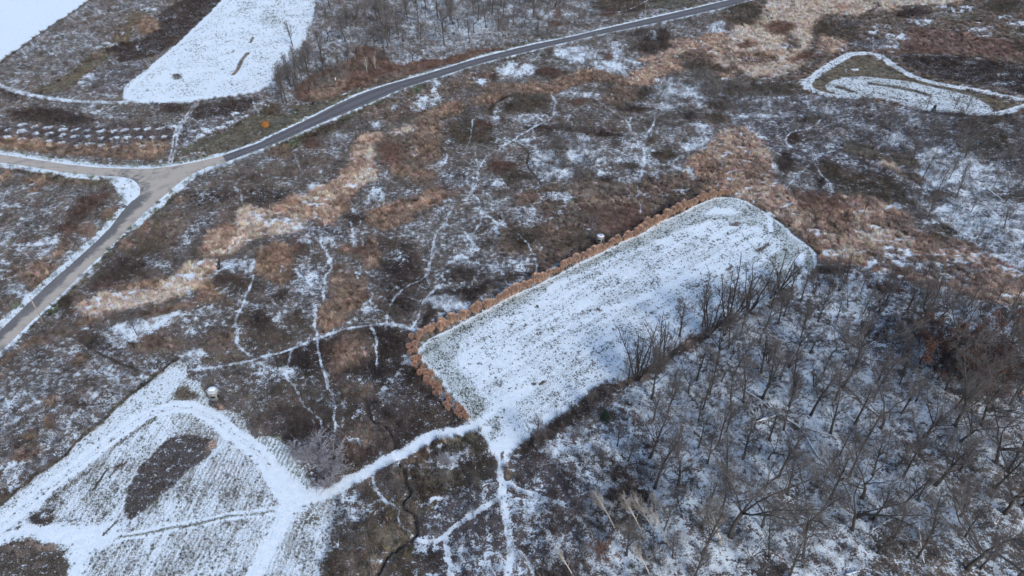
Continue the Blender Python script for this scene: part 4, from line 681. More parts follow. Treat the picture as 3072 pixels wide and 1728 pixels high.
def road_mat(name, base, dark, kind_):
    m, nt, b = newmat(name); N = NT(nt)
    pos = N.n('ShaderNodeNewGeometry').outputs['Position']; a = N.attr('lane').outputs['Fac']
    n1 = N.noise(pos, .16, 5, .65, .6); n2 = N.noise(pos, 5., 4, .7); n3 = N.noise(pos, .3, 5, .65, .6)
    if kind_ == 'gravel':
        t = N.math('ADD', N.math('SUBTRACT', a, .5), N.math('MULTIPLY', N.math('SUBTRACT', n3, .5), .9))
        k = N.ramp(t, -.12, .12)
        c = N.mix(k, base, dark)
        c = N.mix(N.math('MULTIPLY', N.ramp(n1, .5, .66), .5), c, (.23, .215, .2, 1))
    else:
        c = N.mix(N.ramp(N.math('ABSOLUTE', N.math('SUBTRACT', N.math('ABSOLUTE', N.math('SUBTRACT', a, .5)), .24)), .0, .12), (.09, .086, .095, 1), (.14, .134, .142, 1))
        c = N.mix(N.math('MULTIPLY', N.ramp(n1, .45, .65), .4), c, (.09, .088, .095, 1))
    c = N.mix(N.math('MULTIPLY', N.ramp(n2, .3, .7), .22), c, (.5, .5, .5, 1), 'OVERLAY')
    nt.links.new(c, b.inputs['Base Color']); b.inputs['Roughness'].default_value = .8
    bp = N.n('ShaderNodeBump'); bp.inputs['Strength'].default_value = .25; bp.inputs['Distance'].default_value = .02
    nt.links.new(n2, bp.inputs['Height']); nt.links.new(bp.outputs[0], b.inputs['Normal'])
    return m
M_ASPH = road_mat('asphalt', None, None, 'asphalt'); M_GRAV = road_mat('gravel_road_surface', (.44, .39, .335, 1), (.15, .145, .145, 1), 'gravel')
m, nt, b = newmat('creek_water'); N = NT(nt); b.inputs['Base Color'].default_value = (.012, .013, .012, 1); b.inputs['Roughness'].default_value = .25; b.inputs['Specular IOR Level'].default_value = .5; M_WATER = m
# lane coordinate (0..1 across) for the roads
lane = np.full((NR, NC), 0.)
s = window(ASPHALT, 1); du = dist_line(R_UP, GX[s], GY[s]); dl = dist_line(R_LO, GX[s], GY[s]); lane[s] = du/(du+dl+1e-6)
s = window(GRAVEL, 1); du = dist_line(GR_SE, GX[s], GY[s]); dl = dist_line(GR_W[:12], GX[s], GY[s]); q = du/(du+dl+1e-6)
jx = G('A', 1000, 1330); far = sstep(0, 14, GY[s]-jx[1]); q = q*(1-far) + far*(.42-.25*(GX[s] > jx[0]+12)); q = np.where(GX[s] < jx[0]-14, np.where(GY[s] > jx[1]-6, .2, q), q)
lane[s] = np.where(zone[s] == 8, q*1.0, lane[s])
def part_mesh(name, fmask, mat, label=None, **props):
    fi = np.nonzero(fmask.ravel())[0]
    r, c = fi//(NC-1), fi % (NC-1); a = r*NC+c
    F = np.stack([a, a+1, a+NC+1, a+NC], 1)
    used = np.unique(F); mp = np.full(NR*NC, -1); mp[used] = np.arange(len(used)); F = mp[F]
    V = np.stack([GX.ravel()[used], GY.ravel()[used], GZ.ravel()[used]], 1)
    me = mesh_np(name, V, F, mat, True)
    a_ = me.attributes.new('veg', 'FLOAT_COLOR', 'POINT'); cc = np.ones((len(used), 4), np.float32); cc[:, :3] = veg.reshape(-1, 3)[used]; a_.data.foreach_set('color', cc.ravel())
    for nm, ar in (('snow_cover', snow), ('row_u', rowu), ('row_strength', rows), ('lane', lane), ('fine', np.clip(kind-2, 0, 1))):
        a_ = me.attributes.new(nm, 'FLOAT', 'POINT'); a_.data.foreach_set('value', ar.ravel()[used].astype(np.float32))
    return addobj(name, me, kind='structure', **props)
def fz(z):                              # face belongs to a zone when most of its corners do
    q = (zone == z).astype(int); return (q[:-1, :-1]+q[1:, :-1]+q[:-1, 1:]+q[1:, 1:])
F7 = fz(7) == 4; F8 = (fz(8)+fz(7) == 4) & ~F7; taken = F7 | F8
part_mesh('asphalt_road', F7, M_ASPH, label='dark asphalt road curving past the wood'); part_mesh('gravel_road', F8, M_GRAV, label='pale gravel road and junction')
cq = ((creek > 0).astype(int)); cq = (cq[:-1, :-1]+cq[1:, :-1]+cq[:-1, 1:]+cq[1:, 1:]) >= 3; cq &= ~taken
for z, nm, lb in ((1,'snowfield','smooth snow field in the top left corner'),(2,'snowfield','speckled snow field beside the roadside wood'),(3,'snowfield','long snow covered field with the grass hedge'),(4,'snowfield','snowy stubble field and track, lower left'),(5,'snowfield','striped snow strip inside the loop track'),(6,'dirt_track','snowy loop track round the striped strip')):
    m_ = (fz(z) >= 3) & ~taken & ~cq; part_mesh(nm, m_, M_GROUND, label=lb); taken |= m_
part_mesh('creek', cq, M_WATER, label='narrow dark creek')
part_mesh('ground', ~taken & ~cq, M_GROUND, label='rough prairie ground with thin snow')
# far ground beyond the surveyed part, out past the horizon of the view
bnd = [(GX[0, 0], GY[0, 0], -.2), (GX[0, -1], GY[0, -1], -.2), (GX[-1, -1], GY[-1, -1], -.2), (GX[-1, 0], GY[-1, 0], -.2)]
outr = [(-4500, -4000, -.2), (4500, -4000, -.2), (4500, 6000, -.2), (-4500, 6000, -.2)]
inn = [(x*.998, y+(.6 if i < 2 else -.6), z) for i, (x, y, z) in enumerate(bnd)]
me = mesh_np('outer_ground', inn+outr, [(0, 4, 5, 1), (1, 5, 6, 2), (2, 6, 7, 3), (3, 7, 4, 0)])
for nm, val in (('snow_cover', .45), ('row_u', 0.), ('row_strength', 0.)):
    a_ = me.attributes.new(nm, 'FLOAT', 'POINT'); a_.data.foreach_set('value', [val]*8)
a_ = me.attributes.new('veg', 'FLOAT_COLOR', 'POINT'); a_.data.foreach_set('color', list(PAL['gb']+(1,))*8)
me.materials.append(M_GROUND); addobj('ground', me, kind='structure')
def ground_z(x, y):
    r = np.clip(np.searchsorted(Yr, y)-1, 0, NR-2); fr = (y-Yr[r])/(Yr[r+1]-Yr[r]); Wl = Wr[r]*(1-fr)+Wr[r+1]*fr
    u = (x/Wl+1)/2*(NC-1); c = np.clip(u.astype(int) if hasattr(u, 'astype') else int(u), 0, NC-2); fc = u-c
    return (GZ[r, c]*(1-fc)+GZ[r, c+1]*fc)*(1-fr) + (GZ[r+1, c]*(1-fc)+GZ[r+1, c+1]*fc)*fr
def gz(x, y): return float(ground_z(np.array([x], float), np.array([y], float))[0])
# ------------------------------------------------------------------ low vegetation nobody could count: instanced clumps of stems, reeds and twigs
def veg_mat(name, inst=True, stemvar=.5):
    m, nt, b = newmat(name); N = NT(nt)
    bv = N.attr('bv').outputs['Fac']; wh = N.attr('wh').outputs['Fac']
    col = N.attr('tint', 'INSTANCER').outputs['Color']; fr = N.attr('frost', 'INSTANCER').outputs['Fac']
    cb = N.n('ShaderNodeCombineColor'); [nt.links.new(bv, cb.inputs[i]) for i in range(3)]
    c = N.mix(1., col, cb.outputs[0], 'MULTIPLY')
    c = N.mix(N.math('LESS_THAN', wh, fr), c, (.40, .40, .42, 1))
    nt.links.new(c, b.inputs['Base Color']); b.inputs['Roughness'].default_value = .9
    return m
M_VEG = veg_mat('dry_stems')
def clump_mesh(name, seed, n, rad, h, lean, wid, bend, kind_):
    r = random.Random(seed); V = []; F = []; bv = []; wh = []
    wind = (cos(.6), sin(.6))
    for i in range(n):
        a = r.uniform(0, 2*pi); q = rad*math.sqrt(r.random()); x, y = q*cos(a), q*sin(a)
        hh = h*r.uniform(.45, 1.15); la = r.uniform(0, 2*pi); ll = lean*r.uniform(.2, 1)
        dx, dy = cos(la)*ll + wind[0]*bend*r.uniform(.4, 1.2), sin(la)*ll + wind[1]*bend*r.uniform(.4, 1.2)
        w = wid*r.uniform(.6, 1.3); wa = r.uniform(0, pi); ux, uy = cos(wa)*w, sin(wa)*w
        b0 = len(V); g = r.uniform(.5, 1.6); wv = r.random()
        if kind_ == 'stem':            # stem with a forked seed head
            V += [(x-ux*.5, y-uy*.5, 0), (x+ux*.5, y+uy*.5, 0), (x+dx*hh, y+dy*hh, hh), (x+dx*hh-ux*2+uy*2, y+dy*hh-uy*2-ux*2, hh*.8), (x+dx*hh+ux*2+uy*2.5, y+dy*hh+uy*2-ux*2.5, hh*.86)]
            F += [(b0, b0+1, b0+2), (b0+2, b0+3, b0+4)]; bv += [g*.6, g*.6, g, g, g]; wh += [wv]*5
        else:                          # blade bent over by the wind
            mx, my = x+dx*hh*.35, y+dy*hh*.35; tx, ty = x+dx*hh, y+dy*hh; tz = hh*(1-.35*min(1, math.hypot(dx, dy)))
            V += [(x-ux, y-uy, 0), (x+ux, y+uy, 0), (mx+ux, my+uy, hh*.62), (mx-ux, my-uy, hh*.62), (tx, ty, tz)]
            F += [(b0, b0+1, b0+2, b0+3), (b0+3, b0+2, b0+4)]; bv += [g*.55, g*.55, g, g, g*1.1]; wh += [wv]*5
    me = mesh_np(name, V, F, M_VEG)
    for nm, ar in (('bv', bv), ('wh', wh)):
        a_ = me.attributes.new(nm, 'FLOAT', 'POINT'); a_.data.foreach_set('value', np.array(ar, np.float32))
    return me
def scatter(name, protos, P, S, R, T, Fz, idx, label):
    """ground cover: one object, points carry size, turn, colour and frost; geometry nodes put a clump on each"""
    me = bpy.data.meshes.new(name); me.vertices.add(len(P)); me.vertices.foreach_set('co', P.astype(np.float32).ravel())
    def put(nm, ty, ar, key):
        a_ = me.attributes.new(nm, ty, 'POINT'); a_.data.foreach_set(key, np.ascontiguousarray(ar).ravel())
    put('size', 'FLOAT_VECTOR', S.astype(np.float32), 'vector'); put('turn', 'FLOAT_VECTOR', R.astype(np.float32), 'vector')
    c4 = np.ones((len(P), 4), np.float32); c4[:, :3] = T; put('tint', 'FLOAT_COLOR', c4, 'color'); put('frost', 'FLOAT', Fz.astype(np.float32), 'value'); put('pick', 'INT', idx.astype(np.int32), 'value')
    o = addobj(name, me, kind='stuff', label=label)
    ng = bpy.data.node_groups.new(name, 'GeometryNodeTree')
    ng.interface.new_socket('Geometry', in_out='INPUT', socket_type='NodeSocketGeometry'); ng.interface.new_socket('Geometry', in_out='OUTPUT', socket_type='NodeSocketGeometry')
    n = ng.nodes; gi = n.new('NodeGroupInput'); go = n.new('NodeGroupOutput'); iop = n.new('GeometryNodeInstanceOnPoints')
    gti = n.new('GeometryNodeGeometryToInstance')
    for pm in protos[::-1]:
        ob = bpy.data.objects.new(pm.name+'_source', pm)      # not linked to the scene: only seen through its instances
        oi = n.new('GeometryNodeObjectInfo'); oi.inputs['Object'].default_value = ob; oi.inputs['As Instance'].default_value = True
        ng.links.new(oi.outputs['Geometry'], gti.inputs[0])
    ng.links.new(gi.outputs[0], iop.inputs['Points']); ng.links.new(gti.outputs[0], iop.inputs['Instance']); iop.inputs['Pick Instance'].default_value = True
    for nm, ty, sock in (('size', 'FLOAT_VECTOR', 'Scale'), ('turn', 'FLOAT_VECTOR', 'Rotation'), ('pick', 'INT', 'Instance Index')):
        na = n.new('GeometryNodeInputNamedAttribute'); na.data_type = ty; na.inputs['Name'].default_value = nm
        ng.links.new(na.outputs[0], iop.inputs[sock])
    ng.links.new(iop.outputs[0], go.inputs[0])
    md = o.modifiers.new('scatter', 'NODES'); md.node_group = ng
    return o
# cell areas of the fine grid -> random points with the wanted density per square metre
AR = (GX[:-1, 1:]-GX[:-1, :-1])*(GY[1:, :-1]-GY[:-1, :-1])
AR = np.abs(AR)
def cell(a): return (a[:-1, :-1]+a[1:, :-1]+a[:-1, 1:]+a[1:, 1:])/4
cS, cK = cell(snow), cell(kind); cV = (veg[:-1, :-1]+veg[1:, 1:])/2; cX, cY = cell(GX), cell(GY); cF = cell((zone > 0)*1.); cC = cell((creekd < .8)*1.)
DIST = np.sqrt(cX**2+cY**2+CAM_H**2)
lod = np.clip((190/DIST), .35, 1.)      # fewer but larger clumps far away
rngv = np.random.default_rng(5)
def pick(dens, cap):
    lam = (dens*AR).ravel(); tot = lam.sum(); n = int(min(cap, tot))
    cs = np.cumsum(lam/tot); ii = np.searchsorted(cs, rngv.random(n)); ii = np.clip(ii, 0, lam.size-1)
    r, c = ii//(NC-1), ii % (NC-1); fx, fy = rngv.random(n), rngv.random(n)
    x = GX[r, c]*(1-fx)+GX[r, c+1]*fx; y = GY[r, c]*(1-fy)+GY[r+1, c]*fy
    return x, y, ground_z(x, y), r, c, n
def emit(name, protos, dens, cap, hs, label, frost=.5, tilt=.12, colj=.35, gain=1.12):
    x, y, z, r, c, n = pick(dens, cap)
    f = 1/np.sqrt(lod[r, c]); s = f*rngv.uniform(.7, 1.3, n)
    patchy = .7+.7*fnoise(x/3.5, y/3.5, 201, 2)
    S = np.stack([s, s, hs*(.6+.4*f)*patchy*rngv.uniform(.75, 1.25, n)], 1)
    R = np.stack([rngv.normal(0, tilt, n), rngv.normal(0, tilt, n), rngv.uniform(0, 2*pi, n)], 1)
    T = cV[r, c]*np.exp(rngv.normal(0, colj, n))[:, None]*gain
    T = np.clip(T*(1+rngv.normal(0, .06, (n, 3))), .004, .75)
    Fz = np.clip(cS[r, c]*frost*.35 + rngv.normal(0, .03, n), 0, .8)
    return scatter(name, protos, np.stack([x, y, z-.03], 1), S, R, T, Fz, rngv.integers(0, len(protos), n), label)
open_ = np.clip(1.15-cS*1.15, 0, 1)**1.1*(cF < .3)*(cC < .5)
forb = [clump_mesh('forb_clump', 300+i, 46, .62, .95, .28, .022, .10, 'stem') for i in range(4)]
reed = [clump_mesh('reed_clump', 320+i, 42, .55, 1.25, .35, .028, .55, 'blade') for i in range(4)]
gras = [clump_mesh('grass_clump', 340+i, 40, .55, .32, .8, .022, .15, 'blade') for i in range(3)]
thatch = [clump_mesh('thatch_clump', 360+i, 22, .32, .30, 1.0, .03, .2, 'blade') for i in range(3)]
wk1 = np.clip(1-np.abs(cK-1)*1.2, 0, 1); wk0 = np.clip(1-cK*1.2, 0, 1); WD = np.zeros((NR, NC)); s_ = window(GL('K', [(0,-900),(3900,1700)]), 5)
for q_, P_ in (('K', [(900,0),(1600,-600),(2600,-700),(3900,-300),(3900,1700),(1200,1700),(900,900)]), ('B', [(280,300),(420,-200),(2600,-200),(2300,150),(1500,330),(1000,400)])):
    P_ = GL(q_, P_); s_ = window(P_, 8); WD[s_] = np.maximum(WD[s_], 1-sstep(-5, 3, sdf_poly(P_, GX[s_], GY[s_])[0]))
open_ = open_*(1-.55*cell(WD)); wk2 = np.clip(1-np.abs(cK-2)*1.2, 0, 1)
emit('dry_forb_cover', forb, open_*wk0*1.5*lod, 210000, 1.0, 'dark dry weed stalks over the rough prairie')
emit('reed_grass_cover', reed, np.clip(open_*1.5+.05*(cF < .3), 0, 1.2)*wk1*1.5*lod, 90000, 1.0, 'tan reed grass laid over by the wind', frost=.55)
emit('short_grass_cover', gras, open_*wk2*1.6*lod, 40000, 1.0, 'short olive grass beside the roads', frost=.35)
# dark tufts standing through the snow of the fields and rough ground
nt_ = cell(fnoise(GX/3, GY/3, 211, 3)); inF = (cF > .9) & ~((cell((zone >= 7)*1.)) > 0)
dn = inF*np.clip(.94-cS, 0, 1)*np.clip(.5+(nt_-.5)*2.2, .2, 1.2)*11*np.clip(lod, .6, 1) + (cF < .3)*(cS > .55)*.35*lod
x, y, z, r, c, n = pick(dn, 230000)
f = 1/np.sqrt(lod[r, c]); S = np.stack([rngv.uniform(.3, .95, n)*f]*2+[rngv.uniform(.6, 1.5, n)], 1)
base = np.where((cV[r, c].sum(1) > .42)[:, None], np.array([(.10, .105, .085)]), np.array([(.085, .072, .062)]))
T = base*np.exp(rngv.normal(0, .4, n))[:, None]
scatter('snow_tuft_cover', thatch, np.stack([x, y, z-.02], 1), S, np.stack([rngv.normal(0, .1, n), rngv.normal(0, .1, n), rngv.uniform(0, 6.28, n)], 1), T, np.clip(rngv.normal(.2, .1, n), 0, 1), rngv.integers(0, 3, n), 'small dark tufts poking through the snow')

# thin brush under and between the trees
def brush_mesh(name, seed, H, n):
    r = random.Random(seed); V = []; F = []; bv = []; wh = []
    def rib(p, q, w0, w1, g, wv):
        d = q-p; u = np.cross(d, (r.gauss(0, 1), r.gauss(0, 1), r.gauss(0, 1))); u /= np.linalg.norm(u)+1e-9; b = len(V)
        V.extend([p-u*w0, p+u*w0, q+u*w1, q-u*w1]); F.append((b, b+1, b+2, b+3)); bv.extend([g]*4); wh.extend([wv]*4)
    for i in range(n):
        a = r.uniform(0, 6.28); o_ = np.array([.9*math.sqrt(r.random())*cos(a), .9*math.sqrt(r.random())*sin(a), 0]); d = np.array([r.gauss(0, .22), r.gauss(0, .22), 1.]); L = H*r.uniform(.4, 1.1); g = r.uniform(.6, 1.5); p = o_; wv = r.random()
        for k in range(3):
            q = p+d*L/3; rib(p, q, .016-.004*k, .012-.004*k, g, wv)
            for _ in range(2):
                t = p+(q-p)*r.random(); v = np.array([r.gauss(0, .5), r.gauss(0, .5), r.uniform(.2, .9)])*L*.28; rib(t, t+v, .009, .004, g, wv)
                m_ = t+v*.6; v2 = np.array([r.gauss(0, .5), r.gauss(0, .5), r.uniform(.1, .7)])*L*.18; rib(m_, m_+v2, .007, .003, g, wv)
            p = q; d = d+np.array([r.gauss(0, .12), r.gauss(0, .12), 0])
    me = mesh_np(name, np.array(V), F, M_VEG)
    for nm, ar in (('bv', bv), ('wh', wh)):
        a_ = me.attributes.new(nm, 'FLOAT', 'POINT'); a_.data.foreach_set('value', np.array(ar, np.float32))
    return me
brush = [brush_mesh('brush_clump', 500+i, 2.0, 16) for i in range(4)]
WM = np.zeros((NR, NC))
def wmask(q, pts, v):
    P = smooth(GL(q, pts), 1, True); s_ = window(P, 8); 
    if s_ is None: return
    d = sdf_poly(P, GX[s_]+wx[s_], GY[s_]+wy[s_])[0]; WM[s_] = np.maximum(WM[s_], v*(1-sstep(-4, 2, d)))
wmask('K', [(80,560),(600,180),(830,20),(1100,-200),(1500,-400),(2100,-700),(2600,-800),(3800,-400),(3900,1700),(300,1700),(500,900)], .15)
wmask('B', [(0,700),(280,300),(420,-200),(2600,-200),(2300,200),(1500,380),(1000,450),(300,720)], .27)
wmask('C', [(330,950),(520,900),(760,1000),(700,1300),(500,1420),(300,1400)], .2); wmask('C', [(1100,540),(1500,500),(1932,540),(1932,900),(1500,820),(1100,800)], .16); wmask('D', [(-50,620),(500,700),(1100,760),(1900,860),(2200,860),(2200,1449),(1300,1300),(600,1000),(0,900)], .14)
wmask('H', [(1100,-250),(2300,-300),(2300,900),(1300,700),(1250,200)], .12); wmask('J', [(200,450),(450,500),(600,700),(400,800),(280,700)], .5); wmask('F', [(1180,840),(1350,790),(1480,830),(1400,900),(1220,910)], .5); wmask('J', [(1240,560),(1400,540),(1440,640),(1300,680)], .4)
wmask('C', [(500,330),(900,260),(1300,160),(1700,60),(1900,100),(1700,230),(1300,300),(900,470),(500,470)], .12); wmask('G', [(800,1449),(1200,1150),(1600,960),(2040,740),(2060,800),(1700,1030),(1000,1449)], .25); wmask('K', [(80,560),(350,350),(830,10),(900,60),(450,430),(150,580)], .25)
wmask('J', [(480,950),(640,860),(760,1000),(700,1200),(520,1200)], .3); wmask('J', [(800,50),(1150,50),(1200,300),(950,330),(780,200)], .15)
cW = cell(WM)*(cF < .2); x, y, z, r, c, n = pick(cW*.7*np.clip(lod*1.3, 0, 1), 60000)
f = 1/np.sqrt(lod[r, c]); hh = rngv.uniform(.55, 1.5, n)*(.6+.9*fnoise(x/6, y/6, 231, 2)); S = np.stack([f*hh, f*hh, hh*1.15], 1)
fr = fnoise(x/11, y/11, 241, 2); T = np.array([(.14, .122, .112)])*np.exp(rngv.normal(0, .35, n))[:, None]*(1+(fr[:, None]-.5)*np.array([(.7, .1, -.2)]))
scatter('bare_brush_cover', brush, np.stack([x, y, z-.03], 1), S, np.stack([rngv.normal(0, .1, n), rngv.normal(0, .1, n), rngv.uniform(0, 6.28, n)], 1), T, np.clip(rngv.normal(.12, .1, n), 0, 1), rngv.integers(0, 4, n), 'thin bare brush under and between the trees')
# ------------------------------------------------------------------ bare trees, shrubs and clumps: every one a thing (trunk, crown)
def bark(name, col, snow=.0, var=.3): return simple_mat(name, col, var, 6., .9, snow, (1, 1, .4))
M_BARK = bark('grey_brown_bark', (.085, .073, .064)); M_TWIG = bark('grey_brown_twigs', (.15, .135, .128)); M_DTWIG = bark('dark_twigs', (.085, .07, .065)); M_DBARK = bark('dark_bark', (.06, .05, .046))
M_BIRCH = bark('pale_bark', (.50, .46, .40)); M_BTWIG = bark('pale_twigs', (.40, .36, .32)); M_FTWIG = bark('frosted_twigs', (.33, .32, .34)); M_RTWIG = bark('red_brown_twigs', (.15, .085, .07))
M_RLEAF = simple_mat('rust_leaves', (.185, .10, .072), .4, 1.3, .8); M_NEEDLE = simple_mat('dark_needles', (.03, .048, .03), .35, 2., .8); M_OLEAF = simple_mat('orange_leaves', (.42, .19, .055), .3, 2., .8); M_TANG = simple_mat('tan_grass', (.66, .43, .305), .3, 2.5, .9, 0, (1, 1, .3))
M_TANG2 = simple_mat('red_tan_grass', (.55, .335, .235), .3, 2.5, .9, 0, (1, 1, .3)); M_LOG = simple_mat('fallen_log_bark', (.16, .14, .12), .3, 5, .9, .75)
def unit(v): return v/(np.linalg.norm(v)+1e-9)
def branch(r, p, d, L, rad, up, wob, segs):
    P = [p.copy()]; R = [rad]; q = p.copy(); d = d.copy()
    for i in range(segs):
        d = unit(d + np.array([r.gauss(0, wob), r.gauss(0, wob), r.gauss(0, wob*.6)+up])); q = q + d*L/segs; P.append(q.copy()); R.append(rad*(1-.75*(i+1)/segs))
    return P, R, d
def on(P, R, t):
    x = t*(len(P)-1); i = min(int(x), len(P)-2); f = x-i
    return P[i]*(1-f)+P[i+1]*f, R[i]*(1-f)+R[i+1]*f, unit(P[i+1]-P[i])
def side(r, d, ang):
    a = np.cross(d, (0, 0, 1.)); a = unit(a) if np.linalg.norm(a) > .1 else np.array([1., 0, 0]); b = np.cross(d, a); t = r.uniform(0, 2*pi)
    return unit(d*cos(ang) + (a*cos(t)+b*sin(t))*sin(ang))
def make_tree(seed, H, style):
    """returns (trunk builder, crown builder, leaf builder or None)"""
    r = random.Random(seed); T = MB(); Cn = MB(); Lf = MB() if style in ('leafy', 'conifer') else None
    S = dict(oak=(.30, .75, 6, .50, .16, 1.0), slim=(.34, .5, 6, .55, .12, .85), tall=(.42, .5, 7, .6, .10, .8), multi=(.06, .33, 7, .8, .14, 1.), birch=(.45, .35, 6, .5, .16, .8), leafy=(.3, .8, 6, .5, .15, .9), pole=(.55, .45, 5, .4, .12, .7))[style] if style != 'conifer' else None
    if style == 'conifer':
        T.tube([(0, 0, 0), (0, 0, H)], [H*.02, .01], 5)
        for k in range(900):
            t = r.random()**.8; z = H*(.05+.93*t); rad = H*.30*(1-t)**.8*r.uniform(.55, 1.05); a = r.uniform(0, 2*pi)
            p = np.array([rad*cos(a), rad*sin(a), z]); s = H*.05*r.uniform(.6, 1.4); v = unit(np.array([cos(a), sin(a), r.uniform(-.3, .6)])); u = unit(np.cross(v, (r.gauss(0, .3), r.gauss(0, .3), 1)))
            b = len(Lf.V); Lf.V += [p-u*s*.5, p+u*s*.5, p+v*s*1.6]; Lf.F.append((b, b+1, b+2))
        for k in range(26):
            t = k/26; z = H*(.08+.85*t); a = k*2.4; T.tube([(0, 0, z), (H*.26*(1-t)*cos(a), H*.26*(1-t)*sin(a), z+.1)], [.03, .01], 3)
        return T, Cn, Lf
    fork, spread, nl, llen, wob, _ = S; r0 = H*.0165 + .03
    sc = .55 + .028*H; limbs = []
    if style == 'multi':
        for k in range(nl):
            a = 2*pi*k/nl + r.uniform(-.4, .4); P, R, d = branch(r, np.array([.15*cos(a), .15*sin(a), 0]), unit(np.array([cos(a)*spread, sin(a)*spread, 1.])), H*r.uniform(.75, 1.), r0*.62, .06, .07, 6)
            T.tube(P, R, 5); limbs.append((P, R, 1))
    else:
        P, R, d = branch(r, np.zeros(3), np.array([r.gauss(0, .04), r.gauss(0, .04), 1.]), H*(fork if style in ('oak', 'leafy') else .93), r0, .05, .04 if style not in ('oak',) else .06, 6)
        if style in ('oak', 'leafy'): R = [r0*(1.25 if i == 0 else 1-.35*i/6) for i in range(7)]
        else: R[0] *= 1.25
        T.tube(P, R, 6)
        if style in ('oak', 'leafy'):
            for k in range(nl):
                a = 2*pi*k/nl + r.uniform(-.5, .5); t = r.uniform(.6, 1.) if k > 2 else 1.; p, rr, dd = on(P, R, t)
                L = H*(1-fork*t)*r.uniform(.85, 1.1); Pl, Rl, _ = branch(r, p, unit(np.array([cos(a)*spread, sin(a)*spread, r.uniform(.55, 1.1)])), L, rr*r.uniform(.5, .78), .03, .16, 7); Rl = [max(x, .03) for x in Rl]
                T.tube(Pl, Rl, 5); limbs.append((Pl, Rl, 1))
        else:
            n = 17 if style != 'pole' else 9
            for k in range(n):
                t = fork*.75 + (1-fork*.75)*k/n; p, rr, dd = on(P, R, t); a = 2.4*k + r.uniform(-.5, .5)
                L = H*(.36 if style != 'pole' else .22)*(1.1-t)*r.uniform(.75, 1.25)*(1+spread); Pl, Rl, _ = branch(r, p, unit(np.array([cos(a)*spread*1.4, sin(a)*spread*1.4, 1.])), L, max(rr*.5, .03), .04, .12, 5)
                T.tube(Pl, [max(x, .02) for x in Rl], 4); limbs.append((Pl, Rl, .7))
            limbs.append((P, R, 1))
    dens = dict(oak=(12, 7, 4), leafy=(10, 5, 3), slim=(5, 5, 4), tall=(5, 5, 4), multi=(9, 5, 4), birch=(3, 4, 3), pole=(6, 5, 4))[style]
    for P, R, w_ in limbs:
        for k in range(dens[0]):
            t = r.uniform(.25, .98); p, rr, d = on(P, R, t); L = H*.17*w_*(1.25-t*.7)*r.uniform(.7, 1.3)
            P2, R2, _ = branch(r, p, side(r, d, r.uniform(.5, 1.)), L, max(min(rr*.6, .06), .022), .10, .18, 4); Cn.tube(P2, [max(x, .014) for x in R2], 3, False)
            for k2 in range(dens[1]):
                t2 = r.uniform(.2, 1.); p, rr, d = on(P2, R2, t2); L2 = L*.42*r.uniform(.6, 1.3)
                P3, R3, _ = branch(r, p, side(r, d, r.uniform(.4, .9)), L2, .02, .14, .2, 2); Cn.tube(P3, [.016, .012, .006], 3, False)
                for k3 in range(dens[2]):
                    p, rr, d = on(P3, R3, r.uniform(.2, 1.)); v = side(r, d, r.uniform(.3, .8)); v[2] += .2; Cn.tube([p, p+v*L2*.75*r.uniform(.6, 1.2)], [.014, .007], 3, False)
                if Lf and style == 'leafy':
                    for _ in range(5):
                        p, rr, d = on(P3, R3, r.random()); s = .2*r.uniform(.6, 1.4); p = p + np.array([r.gauss(0, .22) for _ in range(3)])
                        u = unit(np.array([r.gauss(0, 1) for _ in range(3)])); v = unit(np.cross(u, (r.gauss(0, 1), r.gauss(0, 1), r.gauss(0, 1)))); b = len(Lf.V)
                        Lf.V += [p, p+u*s, p+u*s+v*s*.8, p+v*s*.8]; Lf.F.append((b, b+1, b+2, b+3))
    return T, Cn, Lf
def make_shrub(seed, H, n=60, rad=.9):
    r = random.Random(seed); T = MB(); Cn = MB()
    for k in range(7):
        a = r.uniform(0, 2*pi); P, R, _ = branch(r, np.array([.1*cos(a), .1*sin(a), 0]), unit(np.array([cos(a)*rad*.7, sin(a)*rad*.7, 1.])), H*r.uniform(.7, .95), .035, .05, .1, 4); T.tube(P, R, 4)
        for q in range(n//7):
            p, rr, d = on(P, R, r.uniform(.1, .95)); P2, R2, _ = branch(r, p, side(r, d, r.uniform(.4, 1.)), H*.42*r.uniform(.5, 1.2), .018, .12, .15, 3); Cn.tube(P2, [.017, .013, .009, .004], 3, False)
            for _ in range(4):
                p, rr, d = on(P2, R2, r.uniform(.1, 1.)); v = side(r, d, r.uniform(.3, .9)); Cn.tube([p, p+v*H*.17*r.uniform(.5, 1.3)], [.012, .005], 3, False)
    return T, Cn
def vmeshes(style, seeds, H, mb, mc, ml=None):
    out = []
    for s in seeds:
        T, Cn, Lf = make_tree(s, H, style); L = [('trunk', T.mesh('trunk', mb, True))]
        if Cn.V: L.append(('branches', Cn.mesh('branches', mc)))
        if Lf: L.append(('leaves', Lf.mesh('leaves', ml)))
        out.append((H, L))
    return out
V_OAK = vmeshes('oak', (1, 2, 3), 20, M_BARK, M_TWIG); V_SLIM = vmeshes('slim', (11, 12, 13), 12, M_BARK, M_TWIG); V_TALL = vmeshes('tall', (21, 22, 23), 17, M_BARK, M_TWIG)
V_MULTI = vmeshes('multi', (31, 32, 33), 10, M_DBARK, M_DTWIG); V_BIRCH = vmeshes('birch', (41, 42, 43), 12, M_BIRCH, M_BTWIG); V_LEAFY = vmeshes('leafy', (51, 52), 11, M_BARK, M_RTWIG, M_RLEAF)
V_POLE = vmeshes('pole', (61, 62, 63), 9, M_DBARK, M_DTWIG); V_CON = vmeshes('conifer', (71,), 5, M_DBARK, M_DTWIG, M_NEEDLE)
